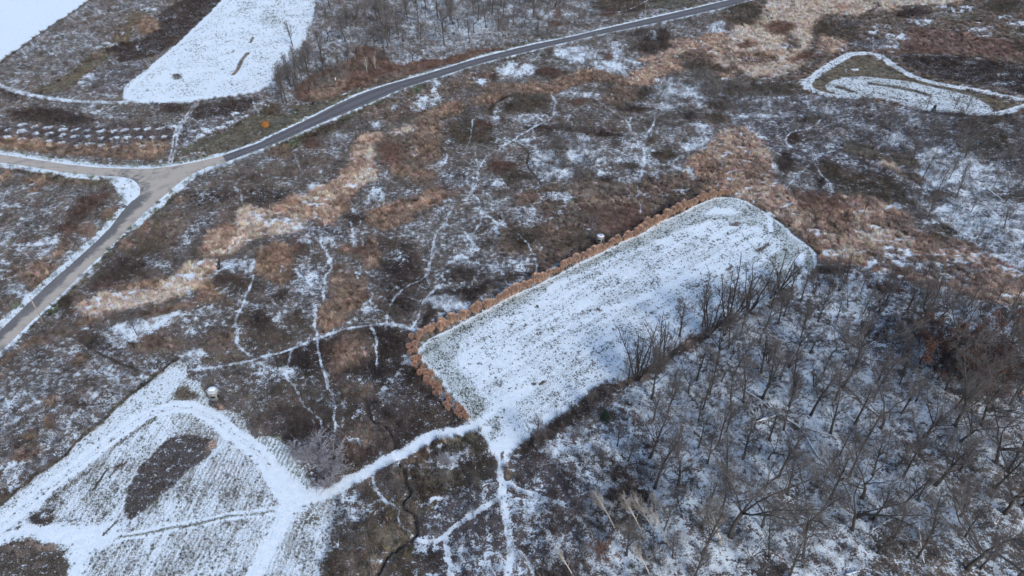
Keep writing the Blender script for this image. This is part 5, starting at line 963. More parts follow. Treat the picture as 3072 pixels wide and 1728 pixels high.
def shr(seeds, mb, mc, n=60):
    out = []
    for s in seeds:
        T, Cn = make_shrub(s, 2.5, n); out.append((2.5, [('stems', T.mesh('stems', mb)), ('twigs', Cn.mesh('twigs', mc))]))
    return out
V_SHR = shr((81, 82, 83), M_BARK, M_TWIG, 70); V_SHD = shr((84, 85), M_DBARK, M_DTWIG, 90); V_SHF = shr((86, 87), M_FTWIG, M_FTWIG, 140); V_SHRR = shr((88,), M_DBARK, M_RTWIG, 90); V_SHO = shr((89,), M_DBARK, M_OLEAF, 120)
_r = random.Random(3); _b = MB()
for _ in range(700):
    d_ = unit(np.array([_r.gauss(0, 1), _r.gauss(0, 1), _r.gauss(0, .8)])); p_ = np.array([0, 0, 1.3])+d_*np.array([1.15, 1.15, 1.1])*_r.uniform(.55, 1.05); u_ = unit(np.array([_r.gauss(0, 1) for _ in range(3)]))*.14; v_ = unit(np.cross(u_, d_+.1))*.12
    n_ = len(_b.V); _b.V += [p_-u_, p_+v_, p_+u_, p_-v_]; _b.F.append((n_, n_+1, n_+2, n_+3))
V_SHO[0][1].append(('leaves', _b.mesh('leaves', M_OLEAF)))
USED = set(); RT = random.Random(99); PLACED = []
LABELS = {}
def plant(name, V, x, y, H, label, cat, group=None, wide=1., lean=(0, 0), rz=None):
    h0, L = V[RT.randrange(len(V))]; k = H/h0
    o = thing(name, label, cat, (x, y, gz(x, y)-.05), RT.uniform(0, 2*pi) if rz is None else rz, group)
    o.scale = (k*wide, k*wide, k); o.rotation_euler = (lean[0]+RT.gauss(0, .03), lean[1]+RT.gauss(0, .03), o.rotation_euler[2])
    for nm, me in L:
        c = bpy.data.objects.new(nm, me); COL.objects.link(c); c.parent = o
    PLACED.append((x, y)); return o
# ---- single trees one can point to (survey sheet, x, y of the foot, height)
ONE = [('oak','K',1670,1165,24,'big forked bare tree with spreading limbs in the lower right wood'),
 ('oak','L',510,1150,18,'bare tree bending right with a thick pale trunk, right of the big forked tree'),
 ('oak','L',1695,1395,20,'wide bare tree with twin stems near the bottom right corner'),
 ('oak','L',1400,445,15,'curved bare tree reaching under the rust brown crowns, right side'),
 ('oak','L',930,880,17,'bare tree with a dark forked trunk between snow gaps, lower right'),
 ('tall','K',1290,800,15,'thick dark straight trunk with a high twiggy top, middle of the lower right wood'),
 ('tall','L',705,415,13,'straight bare tree just right of the fallen trunks'), ('tall','L',560,285,15,'pale forked bare tree right above the fallen trunks'),
 ('tall','L',1215,960,12,'thin bare tree left of the open snow gap, lower right'), ('tall','L',1335,895,10,'slender dark tree inside the open snow gap, lower right'), ('tall','L',845,720,11,'lone thin tree on clear snow above the forked trunk, lower right'),
 ('tall','L',1645,1020,12,'single leaning bare tree at the lower end of the right snow gap'), ('oak','L',1900,630,18,'tall bare tree close to the right edge of the lower wood'), ('tall','L',1215,275,12,'bare tree on bright snow left of the rust brown crowns'), ('tall','L',1320,190,9,'small dark tree at the foot of the rust brown crowns'),
 ('tall','L',1990,690,14,'bare tree with a pale stem at the right edge'), ('slim','L',1790,1395,10,'small bare tree beside the twin stemmed tree, bottom right corner'), ('tall','L',700,890,15,'straight grey tree behind the bending tree, lower right'), ('slim','L',400,225,10,'slim bare tree above the left fallen trunk'), ('tall','L',880,350,13,'leaning bare tree right of the pair above the fallen trunks'),
 ('multi','G',990,1405,18,'broad many branched dark tree on the lower edge of the long snow field'), ('multi','G',1165,1315,16,'dark shrubby tree right of the broad dark tree at the field edge'), ('slim','G',1300,1085,13,'thin lone tree leaning over the snow at the middle of the field edge'),
 ('slim','G',1105,1345,8,'thin dark tree between the broad tree and the shrubby tree at the field edge'), ('slim','G',925,1449,9,'small spreading tree left of the broad dark tree at the field edge'),
 ('multi','G',1505,1090,17,'wide dark tree in the right half of the field edge row'), ('tall','G',1465,1010,12,'narrow dark tree in front of the wide tree on the field edge'), ('multi','G',1650,1000,20,'tallest many stemmed tree on the field edge'), ('multi','G',1800,910,16,'many stemmed tree right of the tallest one on the field edge'), ('multi','G',2025,750,14,'small bare tree at the rounded right end of the field edge row'),
 ('slim','K',270,545,10,'lone thin tree at the lower tip of the long snow field'), ('slim','K',650,265,7,'low dark tree on the brown bank under the long field'), ('slim','K',1110,325,9,'many branched tree on snow under the brown bank'), ('slim','K',1470,238,11,'straight dark tree left of the left fallen trunk'), ('tall','K',1670,245,12,'tall thin tree right behind the leaning log, lower wood'),
 ('slim','K',930,610,8,'short dark tree on a snow gap in the scrub, lower middle'), ('slim','K',2090,222,10,'narrow tree above the crossing fallen trunks'), ('tall','K',1760,605,13,'slim tree behind the crown of the big forked tree'), ('slim','K',1440,320,8,'small curved tree beside the leaning log'), ('slim','K',850,505,7,'thin tree on snow left of the red leaved bush'), ('slim','K',1190,1120,8,'dark thin tree behind the pale birches'), ('slim','K',915,1300,11,'thin dark tree below the leftmost birch'), ('slim','K',1250,1315,8,'small dark tree below the birches at bottom'),
 ('slim','K',1315,985,8,'thin dark tree left of the pale bent tree'), ('leafy','K',765,1340,6,'small rust leaved tree at bottom centre right'), ('leafy','K',1000,400,4.5,'small rust leaved tree under the brown bank in the snow'),
 ('birch','K',1600,1220,14,'pale bent tree beside the big forked tree'), ('conifer','K',760,330,4.,'small dark green cedar at the wood edge below the long field'),
 ('slim','E',990,1068,6,'lone small tree on a snowy patch right of the gravel road'),
 ('tall','A',2080,745,18,'bare tree at the lower right corner of the upper snow field'), ('slim','A',2120,330,13,'small bare tree on the right edge of the upper snow field'),
 ('tall','B',120,745,12,'thin bare tree at the left end of the roadside wood'), ('tall','B',1470,312,16,'tall bare tree with a dark trunk above the asphalt road'), ('oak','B',1060,442,13,'forked bare tree with two leaning stems near the asphalt road'), ('tall','B',570,300,16,'thick grey trunk tree in the left of the roadside wood'), ('tall','B',1110,345,13,'straight bare tree right of the snowy fallen logs'),
 ('birch','B',728,525,8,'pale stemmed tree rising from red brown brush by the road'), ('birch','B',790,500,7,'second pale stemmed tree right beside it in the red brown brush'),
 ('slim','H',940,925,8,'dark tree with snow on its low branch, right of the long field'), ('slim','H',950,185,6,'bare tree in the brown scrub right of the long field'), ('slim','H',1410,225,8,'spreading bare tree on the snow, far right'), ('slim','H',1720,190,6,'small bare tree on open snow near the right edge'), ('oak','H',1970,120,9,'pale fan shaped tree at the right edge beside a fallen trunk'),
 ('slim','D',1245,1200,7,'small dark bare tree in snow below the loop track'), ('slim','D',1060,935,5,'small bare tree on a snow strip under the loop track'), ('conifer','D',1440,830,4.4,'dark green bushy conifer against the striped snow strip'), ('slim','D',1600,790,6,'bare tree in front of the striped snow strip'), ('slim','D',1400,790,6,'bare tree just left of the dark conifer'), ('slim','D',1690,800,6,'bare tree by the right end of the striped snow strip'),
 ('slim','C',1790,1170,5,'thin grey sapling in the tan grass above the right end of the hedge'), ('slim','C',400,1130,5,'bare sapling cluster standing in the snow pocket, centre top'), ('slim','G',370,95,4,'small bare sapling in a snow pocket above the hedge'),
 ('slim','J',950,905,7,'spreading bare tree by the creek below the snowy path'), ('slim','J',1560,830,4,'bent sapling beside a pale broken log, lower middle'), ('slim','J',1300,800,6,'small bare tree in olive brush below the snowy path'), ('slim','H',1400,640,7,'bare tree in the snowy scrub, far right')]
VS = dict(oak=V_OAK, slim=V_SLIM, tall=V_TALL, multi=V_MULTI, birch=V_BIRCH, leafy=V_LEAFY, conifer=V_CON, pole=V_POLE)
NM = dict(oak='bare_tree', slim='bare_tree', tall='bare_tree', multi='bare_tree', birch='pale_tree', leafy='rust_leaved_tree', conifer='conifer', pole='sapling')
for st, q, x, y, h, lb in ONE:
    g = G(q, x, y); plant(NM[st], VS[st], g[0], g[1], h, lb, 'tree', wide=1.2 if st != 'conifer' else 1., lean=((0, -.28) if 'bent' in lb else (0, 0)), rz=0 if 'bent' in lb else None)
# birches, leaning up the slope to the left
for i, (x, y, h) in enumerate([(830,1100,11),(1025,1125,11),(1115,1120,11),(1225,1235,11),(1060,1170,7),(1210,1030,8),(1090,1449,9),(530,1449,8)]):
    g = G('K', x, y); lb = ['leftmost pale birch of the group leaning left in the lower wood','second pale birch from the left, with the whitest forked top','third pale birch of the leaning group','rightmost birch of the leaning group','low pale birch lying almost flat under the group','pale twiggy birch behind the leaning group','pale birch at the bottom edge below the leaning group','pale leaning tree at the bottom edge, left of the birches'][i]
    plant('birch_tree', V_BIRCH, g[0], g[1], h, lb, 'tree', 'pale birches in the lower right wood', wide=.85, lean=(-.10, -.42 if i != 4 else -1.15), rz=0)
LMK = [('the big forked tree',('K',1670,1165)),('the crossing fallen trunks',('L',320,298)),('the bending pale trunk',('L',510,1150)),('the twin stemmed corner tree',('L',1695,1395)),('the leftmost birch',('K',830,1100)),('the field edge\'s tallest tree',('G',1650,1000)),
 ('the curved tree under rust crowns',('L',1400,445)),('the long field\'s right tip',('H',600,540)),('the long field\'s bottom tip',('J',1720,540)),('the loop track\'s left end',('D',530,600)),('the dark conifer by the striped strip',('D',1440,830)),('the long snowy log above the road',('B',870,192)),('the top utility pole',('C',1048,125)),
 ('the white trunk stub',('B',502,603)),('the upper snow field\'s lower corner',('A',1960,600)),('the small green cedar',('K',760,330)),('the dark thicket below the road',('C',1100,310)),('the snow pocket above the hedge',('G',360,80)),('the fan shaped tree',('H',1970,120)),('the red brown bush pair',('H',1100,760)),('the forked trunk in the snow gaps',('L',930,880)),('the broad field edge tree',('G',990,1405)),('the wood\'s right edge log',('L',2040,640)),('the pale log in the dense wood',('H',800,1060)),('the rightmost birch',('K',1225,1235))]
LMK = [(n_, np.array(px(*q_))) for n_, q_ in LMK]
TOLABEL = []
def world_px(x, y):
    Z = y*C_ + CAM_H*S_; return np.array((1536+FPX*x/Z, 864+FPX*(CAM_H*C_-y*S_)/Z))
def label_all():
    byk = {}
    for o, base in TOLABEL:
        q_ = world_px(o.location.x, o.location.y); ds = [np.linalg.norm(q_-p_) for n_, p_ in LMK]; i = int(np.argmin(ds)); d = q_-LMK[i][1]
        a = math.degrees(math.atan2(-d[1], d[0])) % 360; dn = ['right of','up right of','above','up left of','left of','below left of','below','below right of'][int((a+22.5)//45) % 8]
        byk.setdefault((base, i, dn), []).append((ds[i], o))
    for (base, i, dn), L in byk.items():
        L.sort(key=lambda t_: t_[0])
        for k, (d, o) in enumerate(L): o['label'] = base+(', '+ordw(k) if len(L) > 1 else ',')+' '+dn+' '+LMK[i][0]
def scatter_trees(q, poly, n, mind, choices, label, group, name='bare_tree', cat='tree', wide=1., avoid=True):
    P = GL(q, poly); A = np.array(P); x0, y0 = A.min(0); x1, y1 = A.max(0); k = 0; tr = 0
    while k < n and tr < n*80:
        tr += 1; x, y = RT.uniform(x0, x1), RT.uniform(y0, y1)
        if sdf_poly(P, np.array([x]), np.array([y]))[0][0] > 0: continue
        if any((x-a)**2+(y-b)**2 < mind*mind for a, b in PLACED): continue
        r = np.searchsorted(Yr, y)-1; c = int((x/Wr[r]+1)/2*(NC-1))
        if not (0 <= r < NR and 0 <= c < NC) or zone[r, c] > 0: continue
        st, h0, h1 = choices[RT.randrange(len(choices))]
        TOLABEL.append((plant(name, VS[st] if isinstance(st, str) else st, x, y, RT.uniform(h0, h1), label, cat, group, wide*RT.uniform(.85, 1.2)), label)); k += 1
WOOD = [('slim', 8, 12), ('tall', 11, 16), ('tall', 9, 14), ('pole', 6, 9), ('slim', 6, 10), ('oak', 10, 15)]
WOOD2 = [('oak',16,23),('oak',13,20),('tall',13,19),('tall',11,15),('slim',8,12)]
scatter_trees('L', [(900,-100),(2174,-100),(2300,500),(2200,1500),(1300,1500),(700,1100),(600,300)], 44, 4.5, WOOD2, 'tall bare tree', 'bare trees of the lower right wood, right part', wide=1.1)
scatter_trees('K', [(1000,120),(1500,-100),(2200,-100),(2200,500),(2250,1500),(1300,1500),(1150,900),(1000,500)], 38, 4.2, WOOD2[2:]+[('oak',10,15)], 'bare tree', 'bare trees of the lower right wood, middle part', wide=1.1)
scatter_trees('H', [(250,700),(700,640),(1500,800),(2174,800),(2174,1449),(-100,1449),(-200,1000)], 76, 3.5, [('oak',8,13),('tall',8,12),('slim',7,11),('multi',6,9)], 'bare grey tree', 'bare trees right below the long snow field')
scatter_trees('L', [(1350,-150),(2000,-200),(2150,150),(1850,230),(1500,130)], 13, 3.4, [('leafy',9,14)], 'rust leaved tree', 'rust leaved trees at the right side of the wood', 'rust_leaved_tree')
scatter_trees('B', [(280,500),(420,-120),(2300,-120),(2000,200),(1500,300),(1200,380),(900,400),(500,470)], 74, 5.6, [('tall',15,21),('tall',13,18),('oak',13,18),('slim',10,14)], 'bare roadside wood tree', 'bare trees of the wood above the asphalt road', wide=1.3)
scatter_trees('B', [(0,720),(120,560),(300,400),(330,560),(250,700)], 14, 4., [('slim',10,14),('tall',11,15)], 'bare bank tree', 'bare trees along the right edge of the upper snow field')
scatter_trees('B', [(250,600),(650,360),(850,350),(900,450),(500,640),(250,730)], 12, 4, [('pole',5,9)], 'thin sapling', 'saplings in the red brown roadside brush', 'sapling')
scatter_trees('H', [(1100,-250),(2100,-300),(2174,600),(1900,500),(1300,150)], 20, 5, [('slim',6,9),('slim',5,8),('tall',7,10)], 'small bare tree', 'bare trees in the scrub at the right side')
N_TREES = len(PLACED)
# shrubs
SHR = [(V_SHF,'J',370,640,4.8,1.6,'largest pale frosted willow bush left of the snowy path',None),(V_SHF,'J',440,760,4.2,1.5,'frosted bush at the foot of the largest pale willow',None),(V_SHF,'J',290,560,4.6,1.6,'frosted bush behind the largest pale willow',None),(V_SHF,'J',500,650,4.2,1.6,'frosted bush between the pale willow and the snowy path',None),
 (V_SHO,'A',1928,930,3.2,1.05,'bright orange leaved shrub on the grass verge of the asphalt road','n'),
 (V_SHD,'I',250,1050,1.4,1.5,'dark bush on the left side of the small ring of brush in the lower field',None),(V_SHD,'I',370,990,1.4,1.5,'dark bush on the right side of the small ring of brush in the lower field',None),(V_SHF,'J',1330,620,3.,1.3,'pale frosted bush below the path beside the field corner',None),
 (V_SHRR,'H',1060,760,3.,1.4,'red brown leafy bush left of the snow spots, right side',None),(V_SHRR,'H',1150,770,3.,1.4,'red brown bush beside another on the right side',None),(V_SHD,'K',950,220,3,1.2,'dark brown bush with pale stems under the brown bank',None)]
for V, q, x, y, h, wd, lb, _ in SHR:
    g = G(q, x, y); plant('orange_shrub' if V is V_SHO else 'shrub', V, g[0], g[1], h, lb, 'shrub', wide=wd)
def sh(q, poly, n, V, h0, h1, label, group, wide=1.3, mind=1.6): scatter_trees(q, poly, n, mind, [(V, h0, h1)], label, group, 'shrub', 'shrub', wide)
sh('C', [(950,240),(1240,230),(1240,370),(1000,390)], 16, V_SHD, 3, 4.5, 'dark thicket bush', 'bushes of the dark thicket below the road')
sh('K', [(90,550),(360,350),(600,180),(830,20),(900,60),(650,260),(430,430),(180,600)], 20, V_SHD, 1.3, 2.2, 'low dark bank bush', 'bushes on the bank under the long field')
sh('G', [(950,1400),(1250,1180),(1500,1030),(1900,860),(2030,790),(1900,930),(1500,1120),(1100,1390)], 20, V_SHD, 1.1, 1.9, 'low brown field edge bush', 'bushes along the tree row at the field edge')
sh('C', [(330,980),(520,900),(760,1000),(700,1300),(500,1400),(340,1300)], 30, V_SHR, 2.5, 4, 'grey willow bush', 'bushes of the snowy hollow, centre top')
sh('C', [(1100,560),(1500,520),(1932,560),(1932,860),(1500,800),(1100,780)], 34, V_SHR, 2.5, 4, 'grey thicket bush', 'bushes of the thicket left of the loop track', mind=2.5)
sh('D', [(500,720),(1100,760),(1900,860),(2106,860),(2106,1200),(1500,1100),(600,1000)], 44, V_SHR, 2.5, 4.2, 'grey bush', 'bushes of the thicket below the loop track', mind=2.6)
sh('L', [(200,100),(1900,100),(2100,1300),(200,1400)], 34, V_SHR, 1.6, 3, 'low grey bush', 'undergrowth bushes of the lower right wood', mind=2.)
sh('K', [(500,600),(1100,500),(1200,1400),(200,1400)], 40, V_SHD, 1.6, 2.8, 'dark scrub bush', 'dark bushes in the frosted scrub, lower middle', mind=2.2)
# ---- hedge of tall grass clumps along the long field
def make_grass_clump(seed, H, rad, mat):
    r = random.Random(seed); B = MB()
    for i in range(300):
        a = r.uniform(0, 2*pi); q = rad*.35*math.sqrt(r.random()); ou = rad*r.uniform(.2, 1.05); h = H*r.uniform(.55, 1.)*(1-.22*(ou/rad)**2)
        p0 = np.array([q*cos(a), q*sin(a), 0]); p1 = np.array([ou*.65*cos(a), ou*.65*sin(a), h*.6]); p2 = np.array([ou*cos(a), ou*sin(a), h]); p3 = p2 + np.array([cos(a)*.14, sin(a)*.14, -.12])
        w_ = .035; t = np.array([-sin(a+r.uniform(-.9, .9)), cos(a), 0])*w_; b = len(B.V)
        B.V += [p0-t*.5, p0+t*.5, p1+t, p1-t, p2+t*1.6, p2-t*1.6, p3]; B.F += [(b, b+1, b+2, b+3), (b+3, b+2, b+4, b+5), (b+5, b+4, b+6)]
    return B.mesh('stems', mat)
CLUMP = [make_grass_clump(400+i, 3.1, 1.02, M_TANG) for i in range(4)]; CLUMP2 = [make_grass_clump(420+i, 2.3, .78, M_TANG2) for i in range(3)]
ORD = ['first','second','third','fourth','fifth','sixth','seventh','eighth','ninth','tenth','eleventh','twelfth','thirteenth','fourteenth','fifteenth','sixteenth','seventeenth','eighteenth','nineteenth','twentieth']
def ordw(i):
    if i < 20: return ORD[i]
    t = ['twenty','thirty','forty','fifty','sixty','seventy','eighty','ninety'][(i+1)//10-2]; u = (i+1) % 10
    return t+'-'+ORD[u-1] if u else t[:-1]+'ieth'
def resample(P, step):
    P = [np.array(p) for p in P]; out = [P[0]]; acc = 0
    for i in range(len(P)-1):
        d = P[i+1]-P[i]; L = np.linalg.norm(d); s0 = step-acc
        while s0 <= L: out.append(P[i]+d*s0/L); s0 += step
        acc = (L-(s0-step))
    return out
HEDGE = smooth(GL('F', [(1120,1100),(1190,1050),(1290,1015),(1420,960),(1530,905),(1640,860),(1740,800),(1850,750),(1980,690),(2100,630)]) + GL('G', [(500,560),(640,510),(740,470),(850,410),(960,365),(1080,300),(1200,235),(1330,170),(1450,105),(1530,75),(1620,65),(1690,60)]), 1)
pts = resample(HEDGE, 1.42); blind_xy = np.array(G('G', 735, 420)); bi = int(np.argmin([np.linalg.norm(p-blind_xy) for p in pts])); nP = len(pts)
def clump(x, y, sc, lb, grp, red=False):
    z = gz(x, y); me = (CLUMP2 if red else CLUMP)[RT.randrange(3)]
    o = addobj('grass_clump', me, None, (x, y, z-.05)); o.rotation_euler = (RT.gauss(0, .05), RT.gauss(0, .05), RT.uniform(0, 6.28)); o.scale = (sc*RT.uniform(.9, 1.15), sc*RT.uniform(.9, 1.15), sc*RT.uniform(.85, 1.15))
    o['label'] = lb; o['category'] = 'grass clump'; o['group'] = grp
for i, p in enumerate(pts):
    anchors = [(i, 'from the lower left end of the tan hedge'), (abs(i-bi), ('left of' if i < bi else 'right of')+' the hedge-side blind'), (nP-1-i, 'back from the upper right end of the tan hedge')]
    k, t = min(anchors, key=lambda a: a[0]); lb = 'tan grass clump, '+ordw(k)+' '+t
    if i == bi: lb = 'tan grass clump directly beside the hedge-side blind'
    q = p + np.array([RT.gauss(0, .3), RT.gauss(0, .3)]); clump(q[0], q[1], RT.uniform(.72, 1.25), lb, 'tall grass clumps of the hedge along the long field')
lower = GL('F', [(1100,1120),(1050,1110),(1075,1160),(1030,1180),(1080,1205),(1045,1215)]) ; 
for i, p in enumerate(lower): clump(p[0], p[1], .95, 'red tan grass clump, '+ordw(i)+' in the knot at the left corner of the long field', 'grass clumps at the left corner of the long field', True)
P2 = resample(smooth(GL('F', [(1100,1260),(1115,1310),(1150,1350),(1190,1400),(1215,1440)])+GL('J', [(1240,60),(1255,120)]), 1), .8)
for i, p in enumerate(P2):
    for s_ in (0, 1): clump(p[0]+RT.gauss(0, .35)-s_*.9, p[1]+RT.gauss(0, .3)-s_*.25, RT.uniform(.5, 1.05), 'red tan grass clump, '+ordw(i)+' from the top in the '+('inner' if s_ == 0 else 'outer')+' line down the left end', 'grass clumps down the left end of the long field', True)
for i, (x, y) in enumerate([(1310,160),(1325,185),(1300,215),(1320,240),(1370,230),(1395,250),(1420,262),(1440,290),(1455,315),(1380,275),(1410,300)]):
    p = G('J', x, y); clump(p[0], p[1], .85, 'red tan grass clump, '+ordw(i)+' in the patch above the path mouth', 'grass clumps above the mouth of the snowy path', True)
label_all()
# ---- planted seedlings in their snow rings
def make_seedling():
    r = random.Random(5); T = MB(); T.tube([(0, 0, 0), (.02, 0, .7), (0, .03, 1.3)], [.05, .04, .012], 5); B = MB()
    for k in range(16):
        z = .35+.9*k/16; a = k*2.4; B.tube([(0, 0, z), (.42*(1.4-z)*cos(a), .42*(1.4-z)*sin(a), z+.2)], [.03, .012], 3, False)
    return T.mesh('stem', M_DBARK), B.mesh('twigs', M_NEEDLE)
sd = make_seedling()
RN = ['back row', 'middle row', 'front row', 'short row right of ruts']
for ri, row in enumerate(SEED_ROWS):
    for k, (x, y) in enumerate(sorted(row)):
        g = G('A', x, y); o = thing('seedling', 'seedling in a snow ring, '+ordw(k)+' from the left in the '+RN[ri], 'seedling', (g[0], g[1], gz(*g)), RT.uniform(0, 6), 'planted seedlings beside the gravel road', RT.uniform(.6, .9)*(1.6 if (x, y) == (1035, 1055) else 1))
        for nm, me in zip(('stem', 'twigs'), sd):
            c = bpy.data.objects.new(nm, me); COL.objects.link(c); c.parent = o
# ------------------------------------------------------------------ built things: blinds, poles, bridge, logs
M_PANEL = simple_mat('blind_wall_panel', (.21, .21, .20), .1, 3, .6); M_ROOF = simple_mat('blind_roof', (.26, .27, .34), .1, 2, .5, .1); M_ROOF2 = simple_mat('blind_roof_grey', (.38, .40, .41), .1, 2, .5); M_SNOWM = simple_mat('snow_on_roof', (.80, .85, .92), .05, 2, .9)
M_DARKW = simple_mat('blind_window_opening', (.008, .008, .009), .1, 3, .4); M_STEEL = simple_mat('blind_stand_timber', (.06, .05, .045), .3, 4, .7); M_POLE = simple_mat('weathered_pole_wood', (.36, .30, .25), .2, 4, .9, 0, (1, 1, .2)); M_DECK = simple_mat('bridge_timber', (.10, .08, .065), .3, 5, .9)
M_WHITE = simple_mat('white_paint', (.82, .80, .79), .04, 3, .7); M_METAL = simple_mat('grey_metal', (.3, .3, .3), .1, 4, .4)
def ring(n, r, z, rot=0., sx=1., sy=1., cx=0., cy=0.): return [(cx+r*sx*cos(rot+2*pi*k/n), cy+r*sy*sin(rot+2*pi*k/n), z) for k in range(n)]
def make_blind(q, x, y, n, R, hgt, stand, rz, label, sx, snowy, wins):
    g = G(q, x, y); t = thing('hunting_blind', label, 'blind', (g[0], g[1], gz(*g)), rz)
    a0_ = pi/n
    for k in range(n):                  # wall panels round the body
        a, b = a0_+2*pi*k/n, a0_+2*pi*(k+1)/n; m_ = MB()
        pa, pb = np.array([R*sx*cos(a), R*sin(a)]), np.array([R*sx*cos(b), R*sin(b)]); e = (pb-pa)/np.linalg.norm(pb-pa); nrm = np.array([e[1], -e[0]]); g_ = .012
        p = [pa+e*g_, pb-e*g_]; sl = .94
        lo, hi = stand+.1, stand+hgt
        m_.prism([[(*(p[0]), lo), (*(p[1]), lo), (*(p[1]-nrm*.05), lo), (*(p[0]-nrm*.05), lo)], [(*(p[0]*sl), hi), (*(p[1]*sl), hi), (*(p[1]*sl-nrm*.05), hi), (*(p[0]*sl-nrm*.05), hi)]])
        w_ = m_.build('wall_panel', M_PANEL, t)
        if k in wins:
            typ = wins[k]; c = (pa+pb)/2; ang = math.atan2(e[1], e[0]); W = np.linalg.norm(pb-pa)
            z0, h_, wf = (stand+hgt*.52, .62, .7) if typ == 'w' else (stand+hgt*.42, hgt*.52, .36)
            k_ = 1-(1-sl)*((z0-lo)/(hi-lo)); o = MB(); o.box((c[0]*k_+nrm[0]*.012, c[1]*k_+nrm[1]*.012, z0), (W*wf, .05, h_), ang); win = o.build('window' if typ == 'w' else 'door', M_DARKW, w_)
            f_ = MB()
            for s_ in (-1, 1):
                f_.box((c[0]*k_+nrm[0]*.03, c[1]*k_+nrm[1]*.03, z0+s_*(h_/2+.025)), (W*wf+.06, .05, .04), ang)
            f_.build('frame', M_PANEL, w_)
    o = MB(); o.prism([ring(n, R, stand, a0_, sx), ring(n, R, stand+.098, a0_, sx)]); o.build('floor', M_STEEL, t)
    o = MB(); zt = stand+hgt
    o.prism([ring(n, R*.97, zt+.004, a0_, sx), ring(n, R*1.05, zt+.06, a0_, sx), ring(n, R*.98, zt+.22, a0_, sx), ring(n, R*.42, zt+.50, a0_, sx)]); o.build('roof', M_ROOF if n == 8 else M_ROOF2, t)
    o = MB()
    if snowy == 'half':
        P = [(R*sx*1.02*cos(a0_+2*pi*k/n), R*1.02*sin(a0_+2*pi*k/n), zt+.34) for k in range(2, 6)]+[(-.1, -.2, zt+.64)]
        o.prism([[(px_, py_, pz_-.12) for px_, py_, pz_ in P], P])
    else:
        o.prism([ring(n, R*.70, zt+.37, a0_, sx, 1, -.1, .1), ring(n, R*.60, zt+.48, a0_, sx, 1, -.1, .1), ring(n, R*.30, zt+.58, a0_, sx)])
    o.build('roof_snow', M_SNOWM, t)
    for sx_ in (-1, 1):
        for sy_ in (-1, 1):
            o = MB(); o.tube([(sx_*R*sx*.95, sy_*R*.95, -.2), (sx_*R*sx*.6, sy_*R*.6, stand)], [.07, .07], 4); o.build('leg', M_STEEL, t)
    br = MB()
    for a, b in (((-1, -1), (1, -1)), ((1, -1), (1, 1)), ((1, 1), (-1, 1)), ((-1, 1), (-1, -1))):
        br.tube([(a[0]*R*sx*.85, a[1]*R*.85, stand*.3), (b[0]*R*sx*.68, b[1]*R*.68, stand*.8)], [.04, .04], 4); br.tube([(b[0]*R*sx*.85, b[1]*R*.85, stand*.3), (a[0]*R*sx*.68, a[1]*R*.68, stand*.8)], [.04, .04], 4)
    br.build('brace', M_STEEL, t)
    o = MB()
    for s_ in (-.25, .25): o.tube([(R*sx*1.0+.9, s_, 0), (R*sx*.98, s_, stand)], [.035, .035], 4)
    ld = o.build('ladder', M_STEEL, t)
    for k in range(6):
        f_ = (k+.5)/6; o = MB(); o.box((R*sx*.98+.9*(1-f_), 0, stand*f_), (.05, .5, .04)); o.build('rung', M_STEEL, ld)
    return t
make_blind('G', 722, 432, 6, 1.25, 2.4, 1.3, radians(10), 'grey white box blind with half snowy roof, standing behind the tan hedge', 1.0, 'half', {4: 'd', 5: 'w', 3: 'w'})
make_blind('I', 1578, 212, 6, 1.3, 2.3, 2.7, radians(-22), 'pale eight sided blind on a dark stand at the lower left field', 1.15, 'full', {4: 'w', 5: 'd', 3: 'w', 1: 'w'})
# utility poles: crossarm-free timber poles with a cap insulator
def make_pole(name, x, y, H, label, pair=False, q='A', cat='pole'):
    g = G(q, x, y); t = thing(name, label, cat, (g[0], g[1], gz(*g)), 0, 'timber utility poles along the roads')
    o = MB(); o.tube([(0, 0, -.5), (.02, 0, H*.5), (0, .02, H)], [.17, .145, .115], 8); o.build('pole_shaft', M_POLE, t)
    o = MB(); o.tube([(0, 0, H), (0, 0, H+.12), (0, 0, H+.2)], [.05, .07, .03], 8); o.build('insulator', M_METAL, t)
    o = MB(); o.tube([(0, -.17, H*.72), (0, -.22, H*.72), ], [.05, .05], 5); o.box((0, -.2, H*.7), (.2, .1, .28)); o.build('bracket', M_METAL, t)
    return (g[0], g[1], gz(*g)+H+.15)
p1 = make_pole('utility_pole', 1147, 1150, 8.2, 'timber utility pole left of the two wheel ruts above the gravel road')
p2 = make_pole('utility_pole', 1503, 1300, 9.6, 'timber utility pole crossing the pale road end at the bend')
p3 = make_pole('utility_pole', 315, 985, 9.2, 'timber utility pole by the lower left stretch of the gravel road', q='E')
p4 = make_pole('utility_pole', 1048, 125, 9.4, 'timber utility pole above the asphalt road near the top', q='C')
p5 = make_pole('utility_pole', 955, 45, 8.4, 'timber utility pole by the small driveway at the very top', q='C')
# short posts and white stub
for q, x, y, h, lb, mt, rr in (('B',502,603,2.6,'bright white snapped trunk stub in the red brown brush',M_WHITE,.22), ('A',1640,1250,1.3,'pale marker post on the verge below the asphalt start',M_POLE,.07)):
    g = G(q, x, y); t = thing('white_stub' if mt is M_WHITE else 'marker_post', lb, 'post', (g[0], g[1], gz(*g)))
    o = MB(); o.tube([(0, 0, -.1), (.02, 0, h*.6), (.03, .02, h*.9)], [rr, rr*.95, rr*.8], 7); o.build('shaft', mt, t)
    o = MB(); o.tube([(.03, .02, h*.902), (.09, .02, h)], [rr*.75, rr*.2], 7); o.build('top', mt, t)
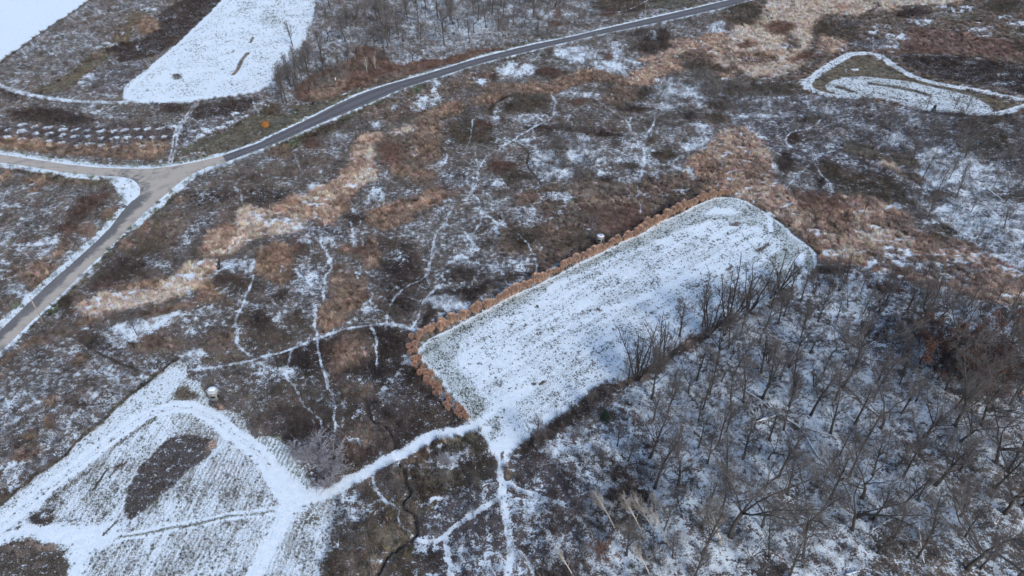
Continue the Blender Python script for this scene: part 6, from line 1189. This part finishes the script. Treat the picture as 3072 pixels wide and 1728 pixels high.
# footbridge where the snowy path crosses the creek
ga, gb_ = np.array(G('J', 850, 610)), np.array(G('J', 1010, 535)); mid = (ga+gb_)/2; dv_ = gb_-ga; an = math.atan2(dv_[1], dv_[0])
t = thing('footbridge', 'low timber bridge carrying the snowy path over the creek', 'bridge', (mid[0], mid[1], gz(*mid)), an)
Lb, Wb = 6.4, 3.1
for k in range(20):
    o = MB(); o.box((-Lb/2+Lb*(k+.5)/20, 0, .22), (Lb/20-.02, Wb, .07)); o.build('deck_plank', M_DECK, t)
for s_ in (-1, 1):
    o = MB(); o.box((0, s_*(Wb/2-.12), .06), (Lb, .2, .22)); o.build('beam', M_DECK, t)
o = MB(); r = random.Random(2); gx = 26; gy = 12
for j in range(gy+1):
    for i in range(gx+1):
        u_, v_ = i/gx-.5, j/gy-.5; e = min(1, (0.5-abs(v_))*6); o.V.append(np.array([u_*(Lb+.2), v_*(Wb-.06)+r.gauss(0, .015), .262+.07*e+r.gauss(0, .008)]))
for j in range(gy):
    for i in range(gx): a = j*(gx+1)+i; o.F.append((a, a+1, a+gx+2, a+gx+1))
o.build('deck_snow', M_SNOWM, t, True)
# fallen logs
M_LOGP = simple_mat('pale_log', (.42, .39, .35), .2, 5, .9, .5)
for k, (q, pl, r0, lb, mt) in enumerate([('L',[(320,298,.8),(180,345,.6),(40,378,.3)],.36,'left trunk of the crossing fallen trunks, dusted with snow',M_LOG),('L',[(345,300,.9),(480,390,.7),(620,600,.3)],.34,'right trunk of the crossing fallen trunks, long and bent',M_LOG),('L',[(300,296,1.1),(540,300,.4)],.16,'thin pole lying level across the fallen trunks',M_LOG),('L',[(370,340,.6),(600,405,.4),(760,450,.3)],.2,'slender fallen trunk below the crossing pair',M_LOG),
    ('K',[(1750,120,1.2),(1880,190,.7),(1980,268,.3)],.16,'snow dusted log leaning above the crossing trunks',M_LOG),('K',[(1240,225,.5),(1370,232,1.4),(1445,322,.3)],.14,'arched bent trunk over the snow, left of the tall thin tree',M_LOG),('L',[(1325,1090,1.6),(1345,1220,.8),(1382,1355,.2)],.2,'dark fallen stem on open snow near the bottom right',M_LOG),('L',[(810,1445,.3),(912,1422,.5)],.24,'snow topped log at the bottom edge, lower right',M_LOG),
    ('B',[(730,192,.4),(870,190,.4),(1010,196,.4)],.26,'long snowy log lying level in the wood above the road',M_LOG),('B',[(1030,172,.4),(1110,205,.4),(1195,232,.4)],.26,'shorter snowy log slanting right of the long log above the road',M_LOG),('H',[(905,680,.5),(980,690,.5),(1065,718,.3)],.17,'snowy log in the scrub right of the long field end',M_LOG),('J',[(1562,810,.8),(1600,800,1.),(1635,788,.7)],.11,'pale broken log with a bright cut end, lower middle',M_LOGP),
    ('H',[(1830,40,1.5),(1900,85,1.),(1972,122,.3)],.26,'fallen trunk at the foot of the fan shaped tree, right edge',M_LOG),('L',[(2098,590,.4),(2040,640,.4),(1985,690,.4)],.3,'thick dark fallen trunk at the right edge of the lower wood',M_LOG),('L',[(1225,1000,.9),(1110,1060,.6),(1000,1125,.3)],.17,'slanting fallen branch below the open snow gap, lower right',M_LOG),('B',[(900,340,.4),(830,310,.4)],.16,'short snowy log above the red brown brush',M_LOG),('H',[(740,985,1.),(800,1060,.8),(850,1130,.3)],.13,'pale slanting snow covered log in the dense wood',M_LOGP)]):
    P = [np.array((*G(q, a, b), 0.)) for a, b, z in pl]
    for i, (a, b, z) in enumerate(pl): P[i][2] = z+gz(P[i][0], P[i][1])
    c0 = P[0].copy(); t = thing('fallen_log', lb, 'log', tuple(c0)); P = [p-c0 for p in P]
    rr = random.Random(k); Q = [];
    for i in range(len(P)-1):
        for f_ in np.linspace(0, 1, 5)[:-1]: Q.append(P[i]*(1-f_)+P[i+1]*f_+np.array([rr.gauss(0, .06), rr.gauss(0, .06), rr.gauss(0, .04)]))
    Q.append(P[-1]); o = MB(); o.tube(Q, [r0*(1-.55*i/len(Q)) for i in range(len(Q))], 8); o.build('stem', mt, t, True)
    for j in range(3):
        i = rr.randrange(len(Q)//2, len(Q)-1); a = rr.uniform(0, 6.28); o = MB(); e = Q[i]+np.array([cos(a)*1.3, sin(a)*1.3, .7])*rr.uniform(.6, 1.2); o.tube([Q[i], (Q[i]+e)/2+np.array([0, 0, .1]), e], [r0*.35, r0*.2, .015], 4); o.build('branch_stub', mt, t)
